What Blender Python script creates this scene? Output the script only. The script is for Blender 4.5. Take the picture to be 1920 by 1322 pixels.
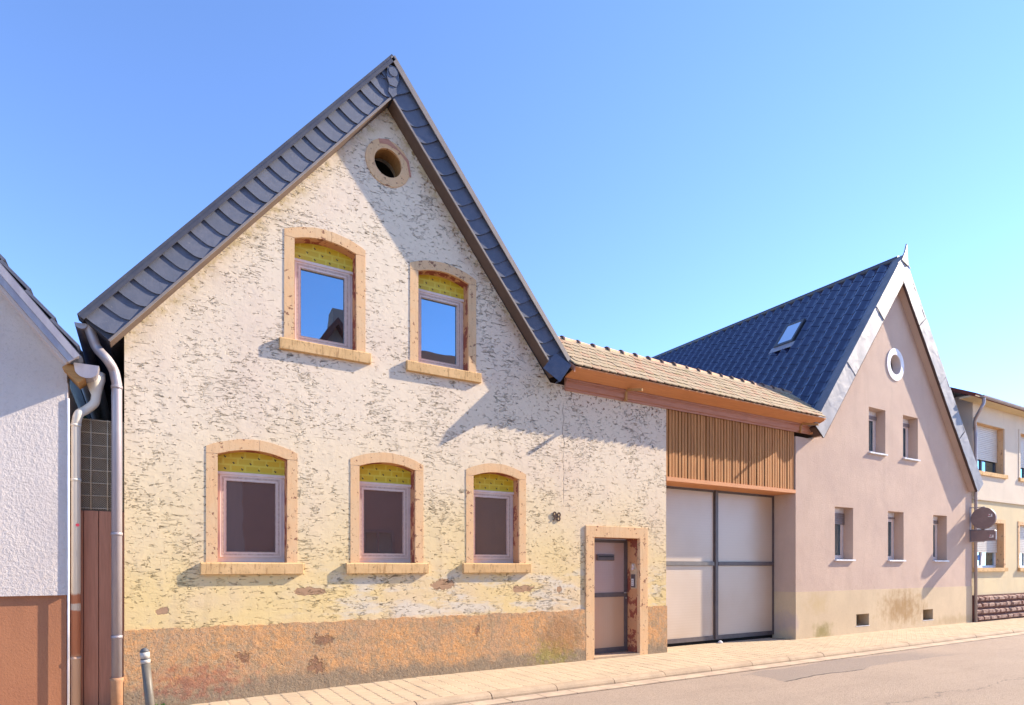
import bpy, math, random
from mathutils import Vector, Matrix
from mathutils.geometry import tessellate_polygon
random.seed(7)
R = math.radians
C = bpy.context.scene.collection
for o in list(bpy.data.objects): bpy.data.objects.remove(o)

# ------------------------------------------------------------------ camera
# world: X along the street, Y into the house row (facades at Y=0), Z up
FOC = 1150.0; VPX = 1920.0
CAMY = -8.324
sc = bpy.context.scene
cam = bpy.data.cameras.new('camera'); camo = bpy.data.objects.new('camera', cam); C.objects.link(camo)
cam.sensor_width = 36; cam.lens = 36 * FOC / 1920
cam.shift_y = 401 / 1920
cam.clip_start = 0.1; cam.clip_end = 3000
camo.location = (0, CAMY, 1.6)
camo.rotation_euler = (R(90), 0, -math.atan2(FOC, VPX))
sc.camera = camo

# ------------------------------------------------------------------ light
SUNV = Vector((4.3, -1.0, 2.6)).normalized()
elev = math.asin(SUNV.z); azim = math.atan2(SUNV.x, SUNV.y)
w = bpy.data.worlds.new('World'); sc.world = w; w.use_nodes = True
nt = w.node_tree
bg = nt.nodes['Background']; sky = nt.nodes.new('ShaderNodeTexSky')
sky.sky_type = 'NISHITA'; sky.sun_disc = False
sky.sun_elevation = elev; sky.sun_rotation = azim
sky.air_density = 0.6; sky.dust_density = 0.0; sky.ozone_density = 4.0
tn = nt.nodes.new('ShaderNodeMix'); tn.data_type = 'RGBA'; tn.blend_type = 'MULTIPLY'; tn.inputs[0].default_value = 1.0
tn.inputs[7].default_value = (0.90, 0.905, 0.97, 1)
nt.links.new(sky.outputs[0], tn.inputs[6]); nt.links.new(tn.outputs[2], bg.inputs[0]); bg.inputs[1].default_value = 0.116
sl = bpy.data.lights.new('sun', 'SUN'); sl.energy = 2.6; sl.angle = R(0.5); sl.color = (1.0, 0.87, 0.70)
so = bpy.data.objects.new('sun', sl); C.objects.link(so)
so.rotation_euler = SUNV.to_track_quat('Z', 'Y').to_euler(); so.location = (30, -10, 25)
sc.view_settings.view_transform = 'Standard'; sc.view_settings.look = 'None'
sc.view_settings.gamma = 1; sc.view_settings.use_curve_mapping = False
sc.view_settings.exposure = 2.2

# ------------------------------------------------------------------ node helper
class NT:
    def __init__(s, name, rough=0.85, metallic=0.0, spec=0.3):
        s.m = bpy.data.materials.new(name); s.m.use_nodes = True
        s.t = s.m.node_tree; s.b = s.t.nodes['Principled BSDF']
        s.b.inputs['Roughness'].default_value = rough
        s.b.inputs['Metallic'].default_value = metallic
        s.b.inputs['Specular IOR Level'].default_value = spec
        s.pos = s.t.nodes.new('ShaderNodeNewGeometry').outputs['Position']
    def put(s, sock, v):
        if isinstance(v, bpy.types.NodeSocket): s.t.links.new(v, sock)
        elif isinstance(v, (tuple, list)):
            if len(sock.default_value) == 4 and len(v) == 3: v = tuple(v) + (1,)
            sock.default_value = v
        else: sock.default_value = v
    def math(s, op, a, b=0.0, clamp=False):
        n = s.t.nodes.new('ShaderNodeMath'); n.operation = op; n.use_clamp = clamp
        s.put(n.inputs[0], a); s.put(n.inputs[1], b); return n.outputs[0]
    def map(s, scale=(1, 1, 1), rot=(0, 0, 0), loc=(0, 0, 0), vec=None):
        n = s.t.nodes.new('ShaderNodeMapping'); s.put(n.inputs[0], vec or s.pos)
        n.inputs['Scale'].default_value = scale; n.inputs['Rotation'].default_value = rot; n.inputs['Location'].default_value = loc
        return n.outputs[0]
    def noise(s, scale=5, detail=4, rough=0.5, dist=0.0, vec=None):
        n = s.t.nodes.new('ShaderNodeTexNoise'); s.put(n.inputs['Vector'], vec or s.pos)
        n.inputs['Scale'].default_value = scale; n.inputs['Detail'].default_value = detail
        n.inputs['Roughness'].default_value = rough; n.inputs['Distortion'].default_value = dist
        return n.outputs[0]
    def voro(s, scale=5, vec=None, feat='F1', out='Distance', rnd=1.0):
        n = s.t.nodes.new('ShaderNodeTexVoronoi'); n.feature = feat; s.put(n.inputs['Vector'], vec or s.pos)
        n.inputs['Scale'].default_value = scale; n.inputs['Randomness'].default_value = rnd
        return n.outputs[out]
    def sm(s, v, a, b):       # smooth step from a to b
        n = s.t.nodes.new('ShaderNodeMapRange'); n.interpolation_type = 'SMOOTHSTEP'
        s.put(n.inputs[0], v); n.inputs[1].default_value = a; n.inputs[2].default_value = b
        return n.outputs[0]
    def mix(s, f, a, b, mode='MIX'):
        n = s.t.nodes.new('ShaderNodeMix'); n.data_type = 'RGBA'; n.blend_type = mode
        s.put(n.inputs[0], f); s.put(n.inputs[6], a); s.put(n.inputs[7], b); return n.outputs[2]
    def xyz(s):
        n = s.t.nodes.new('ShaderNodeSeparateXYZ'); s.put(n.inputs[0], s.pos); return n.outputs
    def rnd(s):
        return s.t.nodes.new('ShaderNodeObjectInfo').outputs['Random']
    def isl(s):
        return s.t.nodes.new('ShaderNodeNewGeometry').outputs['Random Per Island']
    def blob(s, cx, cz, rx, rz, wob=0.5, wscale=6, soft=0.25):   # a patch with a ragged outline
        o = s.xyz()
        a = s.math('DIVIDE', s.math('SUBTRACT', o[0], cx), rx); b = s.math('DIVIDE', s.math('SUBTRACT', o[2], cz), rz)
        d = s.math('SQRT', s.math('ADD', s.math('MULTIPLY', a, a), s.math('MULTIPLY', b, b)))
        n = s.math('MULTIPLY', s.math('SUBTRACT', s.noise(wscale, 5, 0.6), 0.5), wob * 2)
        return s.sm(s.math('ADD', d, n), 1.0, 1.0 - soft)
    def color(s, c): s.put(s.b.inputs['Base Color'], c)
    def rough(s, c): s.put(s.b.inputs['Roughness'], c)
    def bump(s, h, strength=0.5, dist=0.02, prev=None):
        n = s.t.nodes.new('ShaderNodeBump'); s.put(n.inputs['Height'], h)
        n.inputs['Strength'].default_value = strength; n.inputs['Distance'].default_value = dist
        if prev: s.put(n.inputs['Normal'], prev)
        s.put(s.b.inputs['Normal'], n.outputs[0]); return n.outputs[0]
    def add(s, *v):
        r = v[0]
        for q in v[1:]: r = s.math('ADD', r, q)
        return r
    def mul(s, a, b): return s.math('MULTIPLY', a, b)

MAT = {}
def simple(name, c1, c2=None, scale=6, rough=0.8, bump=0.0, bscale=40, metallic=0.0, spec=0.3, var=0.0, stretch=(1, 1, 1), bdist=0.01):
    n = NT(name, rough, metallic, spec)
    c2 = c2 or tuple(k * 0.8 for k in c1)
    col = n.mix(n.sm(n.noise(scale, 5, 0.6, vec=n.map(stretch)), 0.35, 0.65), c1, c2)
    if var:
        col = n.mix(n.mul(n.rnd(), var), col, tuple(k * 0.45 for k in c1))
    n.color(col)
    if bump: n.bump(n.noise(bscale, 5, 0.65, vec=n.map(stretch)), bump, bdist)
    MAT[name] = n.m; return n.m

# ---- rough cream plaster of the gabled house
n = NT('peeling_cream_plaster', 0.92, 0, 0.15)
X, Y, Z = n.xyz()
wa = n.noise(1.1, 3, 0.5)
def ridge(sc, rot, loc, w0, w1, mscale, m0, m1):
    v = n.math('ABSOLUTE', n.math('SUBTRACT', n.noise(1.0, 4, 0.55, 0.6, n.map(sc, (0, R(rot), 0), loc)), 0.5))
    k = n.noise(1.0, 2, 0.5, 0.0, n.map(mscale, (0, R(rot), 0), (loc[2], 0, loc[0])))
    return n.mul(n.sm(v, w1, w0), n.sm(n.math('ADD', k, n.mul(n.math('SUBTRACT', clus, 0.5), 0.17)), m0, m1))
clus = n.sm(n.noise(1.5, 6, 0.7), 0.36, 0.64)
r1 = ridge((2.6, 2.6, 13), 6, (0, 0, 5), 0.003, 0.018, (7, 7, 20), 0.545, 0.61)
r2 = ridge((5, 5, 20), 14, (3, 0, 1), 0.004, 0.024, (11, 11, 24), 0.565, 0.625)
r3 = ridge((9, 9, 18), -12, (7, 0, 9), 0.006, 0.034, (9, 9, 14), 0.60, 0.66)
g2 = n.noise(1.0, 2, 0.5, 1.0, n.map((16, 16, 48), (0, R(16), 0), (3.1, 0, 8)))
pits = n.sm(n.math('ADD', g2, n.mul(clus, 0.06)), 0.70, 0.74)
gr = n.math('MAXIMUM', n.math('MAXIMUM', r1, r2), n.math('MAXIMUM', n.mul(r3, 0.7), pits))
low = n.sm(n.math('ADD', Z, n.mul(n.noise(0.8, 4), -1.6)), 2.9, 0.2)
base = n.mix(low, (0.72, 0.60, 0.45), (0.70, 0.53, 0.25))
base = n.mix(n.mul(n.sm(n.noise(0.55, 4, 0.6), 0.45, 0.7), 0.5), base, (0.64, 0.50, 0.40))
base = n.mix(n.mul(n.sm(n.noise(9, 5, 0.7), 0.5, 0.72), 0.25), base, (0.5, 0.41, 0.29))
streak = n.mul(n.sm(n.noise(1, 4, 0.6, 0.4, n.map((5, 5, 0.5))), 0.56, 0.74), n.sm(Z, 4.6, 3.2))
base = n.mix(n.mul(streak, 0.35), base, (0.47, 0.35, 0.2))
# pale washed out strip above the plinth, to the right
wash = n.mul(n.sm(n.noise(1, 5, 0.65, 0.3, n.map((1.3, 1, 4.5), (0, 0, 0), (4, 0, 1))), 0.46, 0.62), n.mul(n.sm(Z, 1.75, 1.3), n.sm(X, 1.2, 2.6)))
base = n.mix(n.mul(wash, 0.75), base, (0.62, 0.56, 0.47))
# lichen specks under the right verge and under the cornice
o1 = n.math('SUBTRACT', n.math('SUBTRACT', 8.02, n.mul(n.math('ABSOLUTE', n.math('SUBTRACT', X, 2.93)), 1.22)), Z)
near = n.math('MAXIMUM', n.mul(n.mul(n.sm(o1, 0.75, 0.05), n.sm(X, 5.9, 5.6)), n.sm(X, 2.6, 3.4)), n.mul(n.mul(n.sm(Z, 3.75, 4.45), n.sm(X, 4.6, 5.8)), 1.0))
spot = n.sm(n.add(n.noise(17, 3, 0.6), n.mul(near, 0.13)), 0.69, 0.76)
spot = n.mul(spot, n.sm(near, 0.05, 0.5))
base = n.mix(n.mul(spot, 0.85), base, (0.17, 0.085, 0.045))
edgeyel = n.mul(n.mul(n.sm(o1, 0.28, 0.02), n.sm(X, 5.9, 5.6)), n.sm(n.noise(7, 4, 0.7), 0.42, 0.62))
base = n.mix(n.mul(edgeyel, 0.55), base, (0.42, 0.31, 0.11))
gcol = n.mix(n.sm(n.noise(3, 3), 0.4, 0.6), (0.09, 0.085, 0.08), (0.20, 0.15, 0.10))
base = n.mix(n.mul(n.math('POWER', gr, 1.6), n.mul(n.sm(n.noise(2.3, 4, 0.6), 0.3, 0.7), 0.42)), base, gcol)  # grooves: bare grey of peeled paint plus relief shadow put into colour
# vertical hairline crack at the join of the two wall parts
crx = n.math('ABSOLUTE', n.math('SUBTRACT', n.math('ADD', X, n.mul(n.math('SUBTRACT', n.noise(4, 4), 0.5), 0.14)), 5.98))
crk = n.mul(n.sm(crx, 0.012, 0.004), n.mul(n.sm(Z, 4.4, 4.2), n.sm(Z, 2.6, 2.9)))
base = n.mix(n.mul(crk, 0.4), base, (0.17, 0.12, 0.09))
flk = None
for (cx, cz, rx, rz) in ((1.87, 1.27, 0.21, 0.055), (3.79, 1.325, 0.19, 0.085), (0.18, 1.07, 0.075, 0.05), (5.19, 1.24, 0.22, 0.06), (5.9, 1.22, 0.06, 0.05)):
    b_ = n.blob(cx, cz, rx, rz, 0.95, 11, 0.12)
    flk = b_ if flk is None else n.math('MAXIMUM', flk, b_)
base = n.mix(flk, base, (0.40, 0.25, 0.15))
dirt = n.mul(n.mul(n.sm(o1, 0.5, 0.0), n.mul(n.sm(X, 5.9, 5.6), n.sm(X, 2.9, 3.3))), n.sm(n.noise(4, 5, 0.7), 0.42, 0.65))
base = n.mix(n.mul(dirt, 0.5), base, (0.45, 0.26, 0.14))
n.color(base)
fine = n.noise(55, 4, 0.7); mid = n.noise(1, 4, 0.6, 0.8, n.map((9, 9, 17), (0, R(8), 0)))
h = n.add(n.mul(fine, 0.22), n.mul(mid, 0.42), n.mul(n.noise(2.2, 3), 0.7), n.mul(gr, -0.5), n.mul(flk, -1.6), n.mul(crk, -1))
nb_ = n.bump(h, 0.7, 0.016)
n.bump(n.mul(gr, -1.0), 0.7, 0.003, nb_)
MAT[n.m.name] = n.m

# ---- orange rough plinth
n = NT('weathered_orange_render', 0.95, 0, 0.1)
X, Y, Z = n.xyz()
a = n.sm(n.noise(1.8, 6, 0.72, 0.3), 0.40, 0.62)
base = n.mix(a, (0.60, 0.32, 0.14), (0.50, 0.30, 0.165))
base = n.mix(n.mul(n.sm(n.noise(6, 6, 0.75), 0.46, 0.62), 0.75), base, (0.36, 0.255, 0.15))
base = n.mix(n.mul(n.sm(n.noise(26, 5, 0.75), 0.52, 0.58), 0.55), base, (0.33, 0.27, 0.19))
gz_ = n.math('ADD', Z, n.mul(n.math('SUBTRACT', n.noise(3.2, 7, 0.75), 0.5), 0.62))
base = n.mix(n.mul(n.sm(gz_, 0.27, 0.10), 0.9), base, (0.27, 0.21, 0.145))
base = n.mix(n.mul(n.blob(0.55, 0.22, 0.75, 0.28, 1.5, 12, 0.9), 0.6), base, (0.33, 0.12, 0.08))
base = n.mix(n.mul(n.blob(5.75, 0.17, 0.55, 0.3, 1.3, 13, 0.9), 0.7), base, (0.30, 0.26, 0.07))
base = n.mix(n.mul(n.blob(5.95, 0.45, 0.6, 0.4, 0.45, 4, 0.6), 0.45), base, (0.25, 0.13, 0.06))
fl = n.math('MAXIMUM', n.blob(2.05, 0.62, 0.16, 0.08, 1.6, 22, 0.5), n.math('MAXIMUM', n.blob(1.05, 0.45, 0.08, 0.08, 1.5, 24, 0.5), n.blob(4.35, 0.62, 0.05, 0.09, 1.4, 24, 0.5)))
fl = n.math('MAXIMUM', fl, n.blob(1.95, 0.28, 0.13, 0.12, 1.6, 20, 0.5))
base = n.mix(n.mul(fl, 0.65), base, (0.2, 0.10, 0.07))
pit = n.sm(n.noise(38, 4, 0.7), 0.60, 0.68)
base = n.mix(n.mul(pit, 0.5), base, (0.14, 0.12, 0.10))
base = n.mix(n.mul(n.sm(n.noise(30, 4, 0.7), 0.42, 0.34), 0.35), base, (0.6, 0.4, 0.24))
n.color(base)
n.bump(n.add(n.mul(n.noise(30, 6, 0.75), 0.8), n.mul(n.noise(7, 6, 0.7), 1.5), n.mul(fl, -0.8), n.mul(pit, -0.6)), 0.9, 0.024)
MAT[n.m.name] = n.m

def stucco(name, c1, c2, bs=90, bstr=0.5, bd=0.008, stains=()):
    n = NT(name, 0.93, 0, 0.12)
    X, Y, Z = n.xyz()
    base = n.mix(n.sm(n.noise(0.9, 5, 0.6), 0.35, 0.65), c1, c2)
    base = n.mix(n.mul(n.sm(n.noise(1, 4, 0.6, 0.2, n.map((3.2, 3.2, 0.6))), 0.5, 0.7), 0.18), base, tuple(k * 0.72 for k in c1))
    base = n.mix(n.mul(n.sm(n.noise(bs, 3, 0.7), 0.52, 0.66), 0.22), base, tuple(k * 0.6 for k in c1))
    for (cx, cz, rx, rz, col, amt) in stains:
        base = n.mix(n.mul(n.blob(cx, cz, rx, rz, 0.9, 4.5, 1.0), amt), base, col)
        base = n.mix(n.mul(n.mul(n.blob(cx, cz, rx * 1.2, rz * 1.2, 0.6, 3, 0.9), n.sm(n.noise(1, 4, 0.6, 0.2, n.map((9, 9, 1.2))), 0.5, 0.62)), amt * 0.5), base, col)
    n.color(base)
    n.bump(n.add(n.noise(bs, 4, 0.7), n.mul(n.noise(2, 3), 1.5)), bstr, bd)
    MAT[name] = n.m
stucco('pink_stucco', (0.57, 0.42, 0.325), (0.52, 0.38, 0.30), 45, 0.7, 0.012)
stucco('beige_plinth_render', (0.62, 0.48, 0.31), (0.56, 0.43, 0.28), 40, 0.3, 0.006, [
    (16.6, 0.55, 1.5, 0.6, (0.33, 0.19, 0.07), 0.75), (13.2, 0.12, 0.55, 0.33, (0.26, 0.21, 0.07), 0.8),
    (13.0, 0.75, 0.6, 0.3, (0.5, 0.36, 0.18), 0.5), (19.3, 0.1, 2.2, 0.22, (0.38, 0.27, 0.14), 0.5), (12.2, 0.35, 0.2, 0.35, (0.42, 0.33, 0.32), 0.6)])
stucco('white_stucco', (0.62, 0.55, 0.50), (0.58, 0.51, 0.465), 26, 0.9, 0.016)
stucco('white_smooth_render', (0.62, 0.53, 0.49), (0.58, 0.5, 0.46), 90, 0.1, 0.003)
stucco('terracotta_plinth_paint', (0.40, 0.175, 0.09), (0.36, 0.155, 0.085), 45, 0.4, 0.008)
stucco('cream_yellow_stucco', (0.66, 0.53, 0.32), (0.60, 0.49, 0.31), 50, 0.5, 0.01)
stucco('pale_upper_stucco', (0.64, 0.54, 0.42), (0.60, 0.51, 0.40), 50, 0.5, 0.01)
stucco('brownish_pink_street_render', (0.36, 0.24, 0.20), (0.32, 0.22, 0.18), 30, 0.3, 0.006)  # brownish pink wall colour
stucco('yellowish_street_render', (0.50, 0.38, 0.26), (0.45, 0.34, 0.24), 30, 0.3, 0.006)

# ---- peach painted sandstone of the surrounds
n = NT('peach_painted_sandstone', 0.88, 0, 0.2)
base = n.mix(n.sm(n.noise(3, 5, 0.6), 0.35, 0.65), (0.68, 0.425, 0.225), (0.65, 0.44, 0.25))
base = n.mix(n.mul(n.sm(n.noise(1, 4, 0.6, 0.2, n.map((24, 24, 2.2))), 0.5, 0.7), 0.3), base, (0.45, 0.25, 0.12))
chip = n.sm(n.add(n.noise(13, 5, 0.7), n.mul(n.noise(1.4, 2), 0.19)), 0.693, 0.713)
base = n.mix(n.mul(chip, 0.85), base, (0.19, 0.075, 0.05))
base = n.mix(n.mul(n.sm(n.noise(45, 3, 0.7), 0.62, 0.7), 0.5), base, (0.25, 0.13, 0.07))
n.color(base); n.bump(n.add(n.mul(n.noise(28, 4, 0.7), 0.7), n.mul(chip, -1)), 0.55, 0.008)
MAT[n.m.name] = n.m
n = NT('peach_reveal_with_bare_red_stone', 0.9, 0, 0.15)
base = n.mix(n.sm(n.noise(3, 5, 0.6), 0.35, 0.65), (0.56, 0.29, 0.14), (0.50, 0.27, 0.14))
base = n.mix(n.sm(n.add(n.noise(5, 5, 0.7)), 0.5, 0.53), base, (0.27, 0.085, 0.055))
n.color(base); n.bump(n.noise(30, 5, 0.7), 0.5, 0.008)
MAT[n.m.name] = n.m
n = NT('stained_sandstone_sill', 0.9, 0, 0.15)
base = n.mix(n.sm(n.noise(4, 5, 0.6), 0.35, 0.65), (0.66, 0.43, 0.21), (0.58, 0.37, 0.17))
base = n.mix(n.mul(n.sm(n.noise(1, 5, 0.7, 0.2, n.map((30, 30, 5))), 0.52, 0.64), 0.6), base, (0.27, 0.14, 0.06))
base = n.mix(n.mul(n.sm(n.noise(16, 5, 0.75), 0.6, 0.66), 0.7), base, (0.14, 0.09, 0.05))
n.color(base); n.bump(n.noise(35, 5, 0.7), 0.5, 0.008)
MAT[n.m.name] = n.m

# ---- slate, metals, tiles
n = NT('dark_slate', 0.62, 0, 0.45)
base = n.mix(n.sm(n.noise(9, 5, 0.7), 0.35, 0.65), (0.082, 0.094, 0.135), (0.115, 0.122, 0.160))
base = n.mix(n.mul(n.rnd(), 0.6), base, (0.075, 0.085, 0.115))
base = n.mix(n.mul(n.sm(n.noise(22, 5, 0.7), 0.62, 0.7), 0.4), base, (0.24, 0.23, 0.22))
n.color(base); n.bump(n.noise(1, 5, 0.7, 0.2, n.map((50, 50, 20), (0, R(40), 0))), 0.35, 0.004); MAT[n.m.name] = n.m
simple('roof_slate_field', (0.05, 0.055, 0.075), rough=0.6, bump=0.4)
simple('brown_soffit_board', (0.10, 0.066, 0.05), (0.12, 0.08, 0.06), 5, 0.7, 0.1, 30)
simple('taupe_coated_metal', (0.20, 0.165, 0.145), (0.23, 0.19, 0.165), 5, 0.5, 0.1, 30, 0.0, 0.5)
simple('dark_coated_metal', (0.07, 0.065, 0.075), (0.09, 0.082, 0.085), 5, 0.4, 0.05, 30, 0.2, 0.5)
n = NT('zinc_sheet', 0.55, 0.15, 0.4)
base = n.mix(n.sm(n.noise(3, 5, 0.7), 0.35, 0.65), (0.225, 0.21, 0.22), (0.17, 0.16, 0.17))
base = n.mix(n.mul(n.sm(n.noise(13, 5, 0.75), 0.6, 0.68), 0.5), base, (0.12, 0.115, 0.12))
n.color(base); n.bump(n.add(n.sm(n.noise(1, 2, 0.5, 0.6, n.map((2.2, 2.2, 3.2))), 0.45, 0.7), n.mul(n.noise(30, 3), 0.03)), 0.12, 0.03); MAT[n.m.name] = n.m
n = NT('zinc_pipe', 0.45, 0.35, 0.5)
base = n.mix(n.sm(n.noise(1, 5, 0.7, 0, n.map((6, 6, 1.2))), 0.35, 0.65), (0.40, 0.355, 0.355), (0.32, 0.28, 0.30))
n.color(base); MAT[n.m.name] = n.m
n = NT('painted_pipe', 0.5, 0.0, 0.4)
X, Y, Z = n.xyz()
zz = n.math('ADD', Z, n.mul(n.noise(12, 3), 0.05))
base = n.mix(n.sm(zz, 1.34, 1.30), (0.62, 0.56, 0.47), (0.44, 0.17, 0.09))
base = n.mix(n.mul(n.sm(zz, 1.22, 1.20), n.sm(zz, 1.12, 1.14)), base, (0.60, 0.52, 0.44))
base = n.mix(n.sm(zz, 0.66, 0.60), base, (0.58, 0.38, 0.26))
n.color(base); MAT[n.m.name] = n.m

n = NT('glazed_blue_black_tile', 0.2, 0, 0.7)
n.b.inputs['Coat Weight'].default_value = 1.0; n.b.inputs['Coat Roughness'].default_value = 0.12; n.b.inputs['Coat IOR'].default_value = 1.6; n.b.inputs['Specular IOR Level'].default_value = 0.3
base = n.mix(n.rnd(), (0.012, 0.015, 0.052), (0.018, 0.022, 0.066))
base = n.mix(n.mul(n.sm(n.noise(14, 4, 0.7), 0.6, 0.7), 0.25), base, (0.09, 0.08, 0.09))
n.color(base); n.rough(n.math('ADD', 0.08, n.mul(n.noise(6, 4), 0.2))); MAT[n.m.name] = n.m
n = NT('weathered_plain_tile', 0.93, 0, 0.12)
base = n.mix(n.sm(n.noise(7, 5, 0.7), 0.35, 0.65), (0.42, 0.32, 0.21), (0.33, 0.26, 0.17))
base = n.mix(n.mul(n.sm(n.rnd(), 0.5, 1.0), 0.75), base, (0.40, 0.23, 0.15))
base = n.mix(n.mul(n.sm(n.noise(5, 5, 0.75), 0.55, 0.66), 0.65), base, (0.23, 0.20, 0.07))
base = n.mix(n.mul(n.sm(n.noise(24, 5, 0.75), 0.6, 0.68), 0.7), base, (0.09, 0.07, 0.055))
n.color(base); n.bump(n.noise(40, 5, 0.7), 0.6, 0.006); MAT[n.m.name] = n.m
n = NT('terracotta_ridge_tile', 0.9, 0, 0.15)
base = n.mix(n.sm(n.noise(9, 5, 0.7), 0.4, 0.6), (0.46, 0.27, 0.19), (0.38, 0.28, 0.17))
base = n.mix(n.mul(n.sm(n.noise(20, 5, 0.75), 0.55, 0.66), 0.7), base, (0.12, 0.09, 0.07))
n.color(base); n.bump(n.noise(40, 5, 0.7), 0.6, 0.006); MAT[n.m.name] = n.m
simple('dark_collar', (0.09, 0.06, 0.055), (0.14, 0.09, 0.08), 14, 0.9, 0.4)  # dark tone for the left ends of the ridge tiles
simple('brown_clay_pipe', (0.42, 0.23, 0.12), (0.34, 0.18, 0.10), 9, 0.8, 0.2)
simple('red_clay_tile', (0.20, 0.06, 0.04), (0.15, 0.055, 0.04), 8, 0.85, 0.4, 30, var=0.6)

# ---- wood
def wood(name, c1, c2, axis='z', rough=0.75, var=0.5, grain=1.0):
    n = NT(name, rough, 0, 0.25)
    st = {'z': (40, 40, 2.5), 'x': (2.5, 40, 40)}[axis]
    g = n.noise(1, 5, 0.65, 0.4, n.map(st))
    base = n.mix(n.sm(g, 0.35, 0.68), c1, c2)
    base = n.mix(n.mul(n.rnd(), var), base, tuple(k * 0.5 for k in c2))
    base = n.mix(n.mul(n.sm(n.noise(3, 4, 0.6), 0.5, 0.7), 0.3), base, tuple(k * 0.7 for k in c1))
    n.color(base); n.bump(g, 0.4 * grain, 0.004); MAT[name] = n.m
wood('orange_painted_timber', (0.66, 0.30, 0.13), (0.58, 0.25, 0.11), 'x', 0.7, 0.1)
wood('reddish_cornice_timber', (0.52, 0.255, 0.17), (0.44, 0.20, 0.13), 'x', 0.7, 0.1)
wood('stained_batten', (0.58, 0.27, 0.09), (0.42, 0.18, 0.06), 'z', 0.75, 0.35)
wood('dark_batten_backing', (0.12, 0.06, 0.035), (0.09, 0.045, 0.03))
wood('red_brown_plank', (0.72, 0.31, 0.18), (0.60, 0.25, 0.14), 'z', 0.6, 0.3)
wood('dark_brown_timber', (0.11, 0.065, 0.05), (0.085, 0.05, 0.04), 'z', 0.8)
wood('raw_timber', (0.52, 0.28, 0.10), (0.40, 0.2, 0.07), 'x')

# ---- plastic, glass
simple('off_white_window_plastic', (0.70, 0.57, 0.51), (0.65, 0.53, 0.47), 12, 0.4, 0, spec=0.4)
simple('protective_film_strip', (0.42, 0.30, 0.26), (0.56, 0.44, 0.36), 30, 0.6, 0)
simple('white_metal_sill', (0.75, 0.72, 0.70), rough=0.4)
simple('white_trim_paint', (0.80, 0.78, 0.80), rough=0.6)
simple('dark_rubber', (0.03, 0.03, 0.035), rough=0.6)
simple('black_paint', (0.02, 0.02, 0.022), rough=0.5)
simple('shutter_slats', (0.58, 0.52, 0.44), (0.54, 0.48, 0.41), rough=0.5)
simple('grey_shutter', (0.25, 0.20, 0.19), rough=0.5)
simple('curtain', (0.55, 0.48, 0.43), (0.35, 0.28, 0.26), 3, 0.9, stretch=(20, 20, 0.4))
simple('sign_face', (0.21, 0.15, 0.14), (0.25, 0.18, 0.165), 4, 0.45)
simple('sign_white', (0.8, 0.78, 0.76), rough=0.5)
simple('sign_rose', (0.6, 0.15, 0.2), rough=0.5)
simple('sticker_blue', (0.03, 0.15, 0.5), rough=0.5)
simple('sticker_red', (0.6, 0.05, 0.08), rough=0.5)
simple('post_grey', (0.15, 0.13, 0.105), (0.12, 0.105, 0.085), 8, 0.45)
simple('post_white_band', (0.5, 0.46, 0.41), rough=0.4)
simple('cap_grey', (0.11, 0.11, 0.115), rough=0.5)
simple('green_paint', (0.015, 0.075, 0.035), rough=0.7, bump=0.2)
simple('rusty_wire', (0.75, 0.60, 0.42), rough=0.6)
simple('weed_leaf', (0.10, 0.20, 0.03), (0.16, 0.28, 0.05), 20, 0.6)
simple('interior_dark', (0.02, 0.016, 0.014), rough=0.9)  # near-black colour stands in for the shade behind openings
simple('brass', (0.5, 0.35, 0.2), rough=0.35, metallic=0.7)
simple('steel_handle', (0.55, 0.53, 0.52), rough=0.3, metallic=0.8)
simple('gate_frame_metal', (0.105, 0.085, 0.085), (0.13, 0.105, 0.10), 7, 0.45, 0.05)
simple('gate_rail_sunlit', (0.2, 0.18, 0.165), rough=0.4)  # left leaf's rail: sunlight put into a lighter colour

n = NT('yellow_bee_print_foil', 0.45, 0, 0.4)
bt = n.t.nodes.new('ShaderNodeTexBrick'); n.put(bt.inputs['Vector'], n.map((1, 1, 1), (R(90), 0, 0)))
bt.inputs['Scale'].default_value = 1.0; bt.inputs['Brick Width'].default_value = 0.17; bt.inputs['Row Height'].default_value = 0.085; bt.inputs['Mortar Size'].default_value = 0.012
bt.inputs['Color1'].default_value = (0.62, 0.42, 0.02, 1); bt.inputs['Color2'].default_value = (0.56, 0.41, 0.03, 1); bt.inputs['Mortar'].default_value = (0.64, 0.52, 0.06, 1)
n.color(bt.outputs[0]); MAT[n.m.name] = n.m

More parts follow.
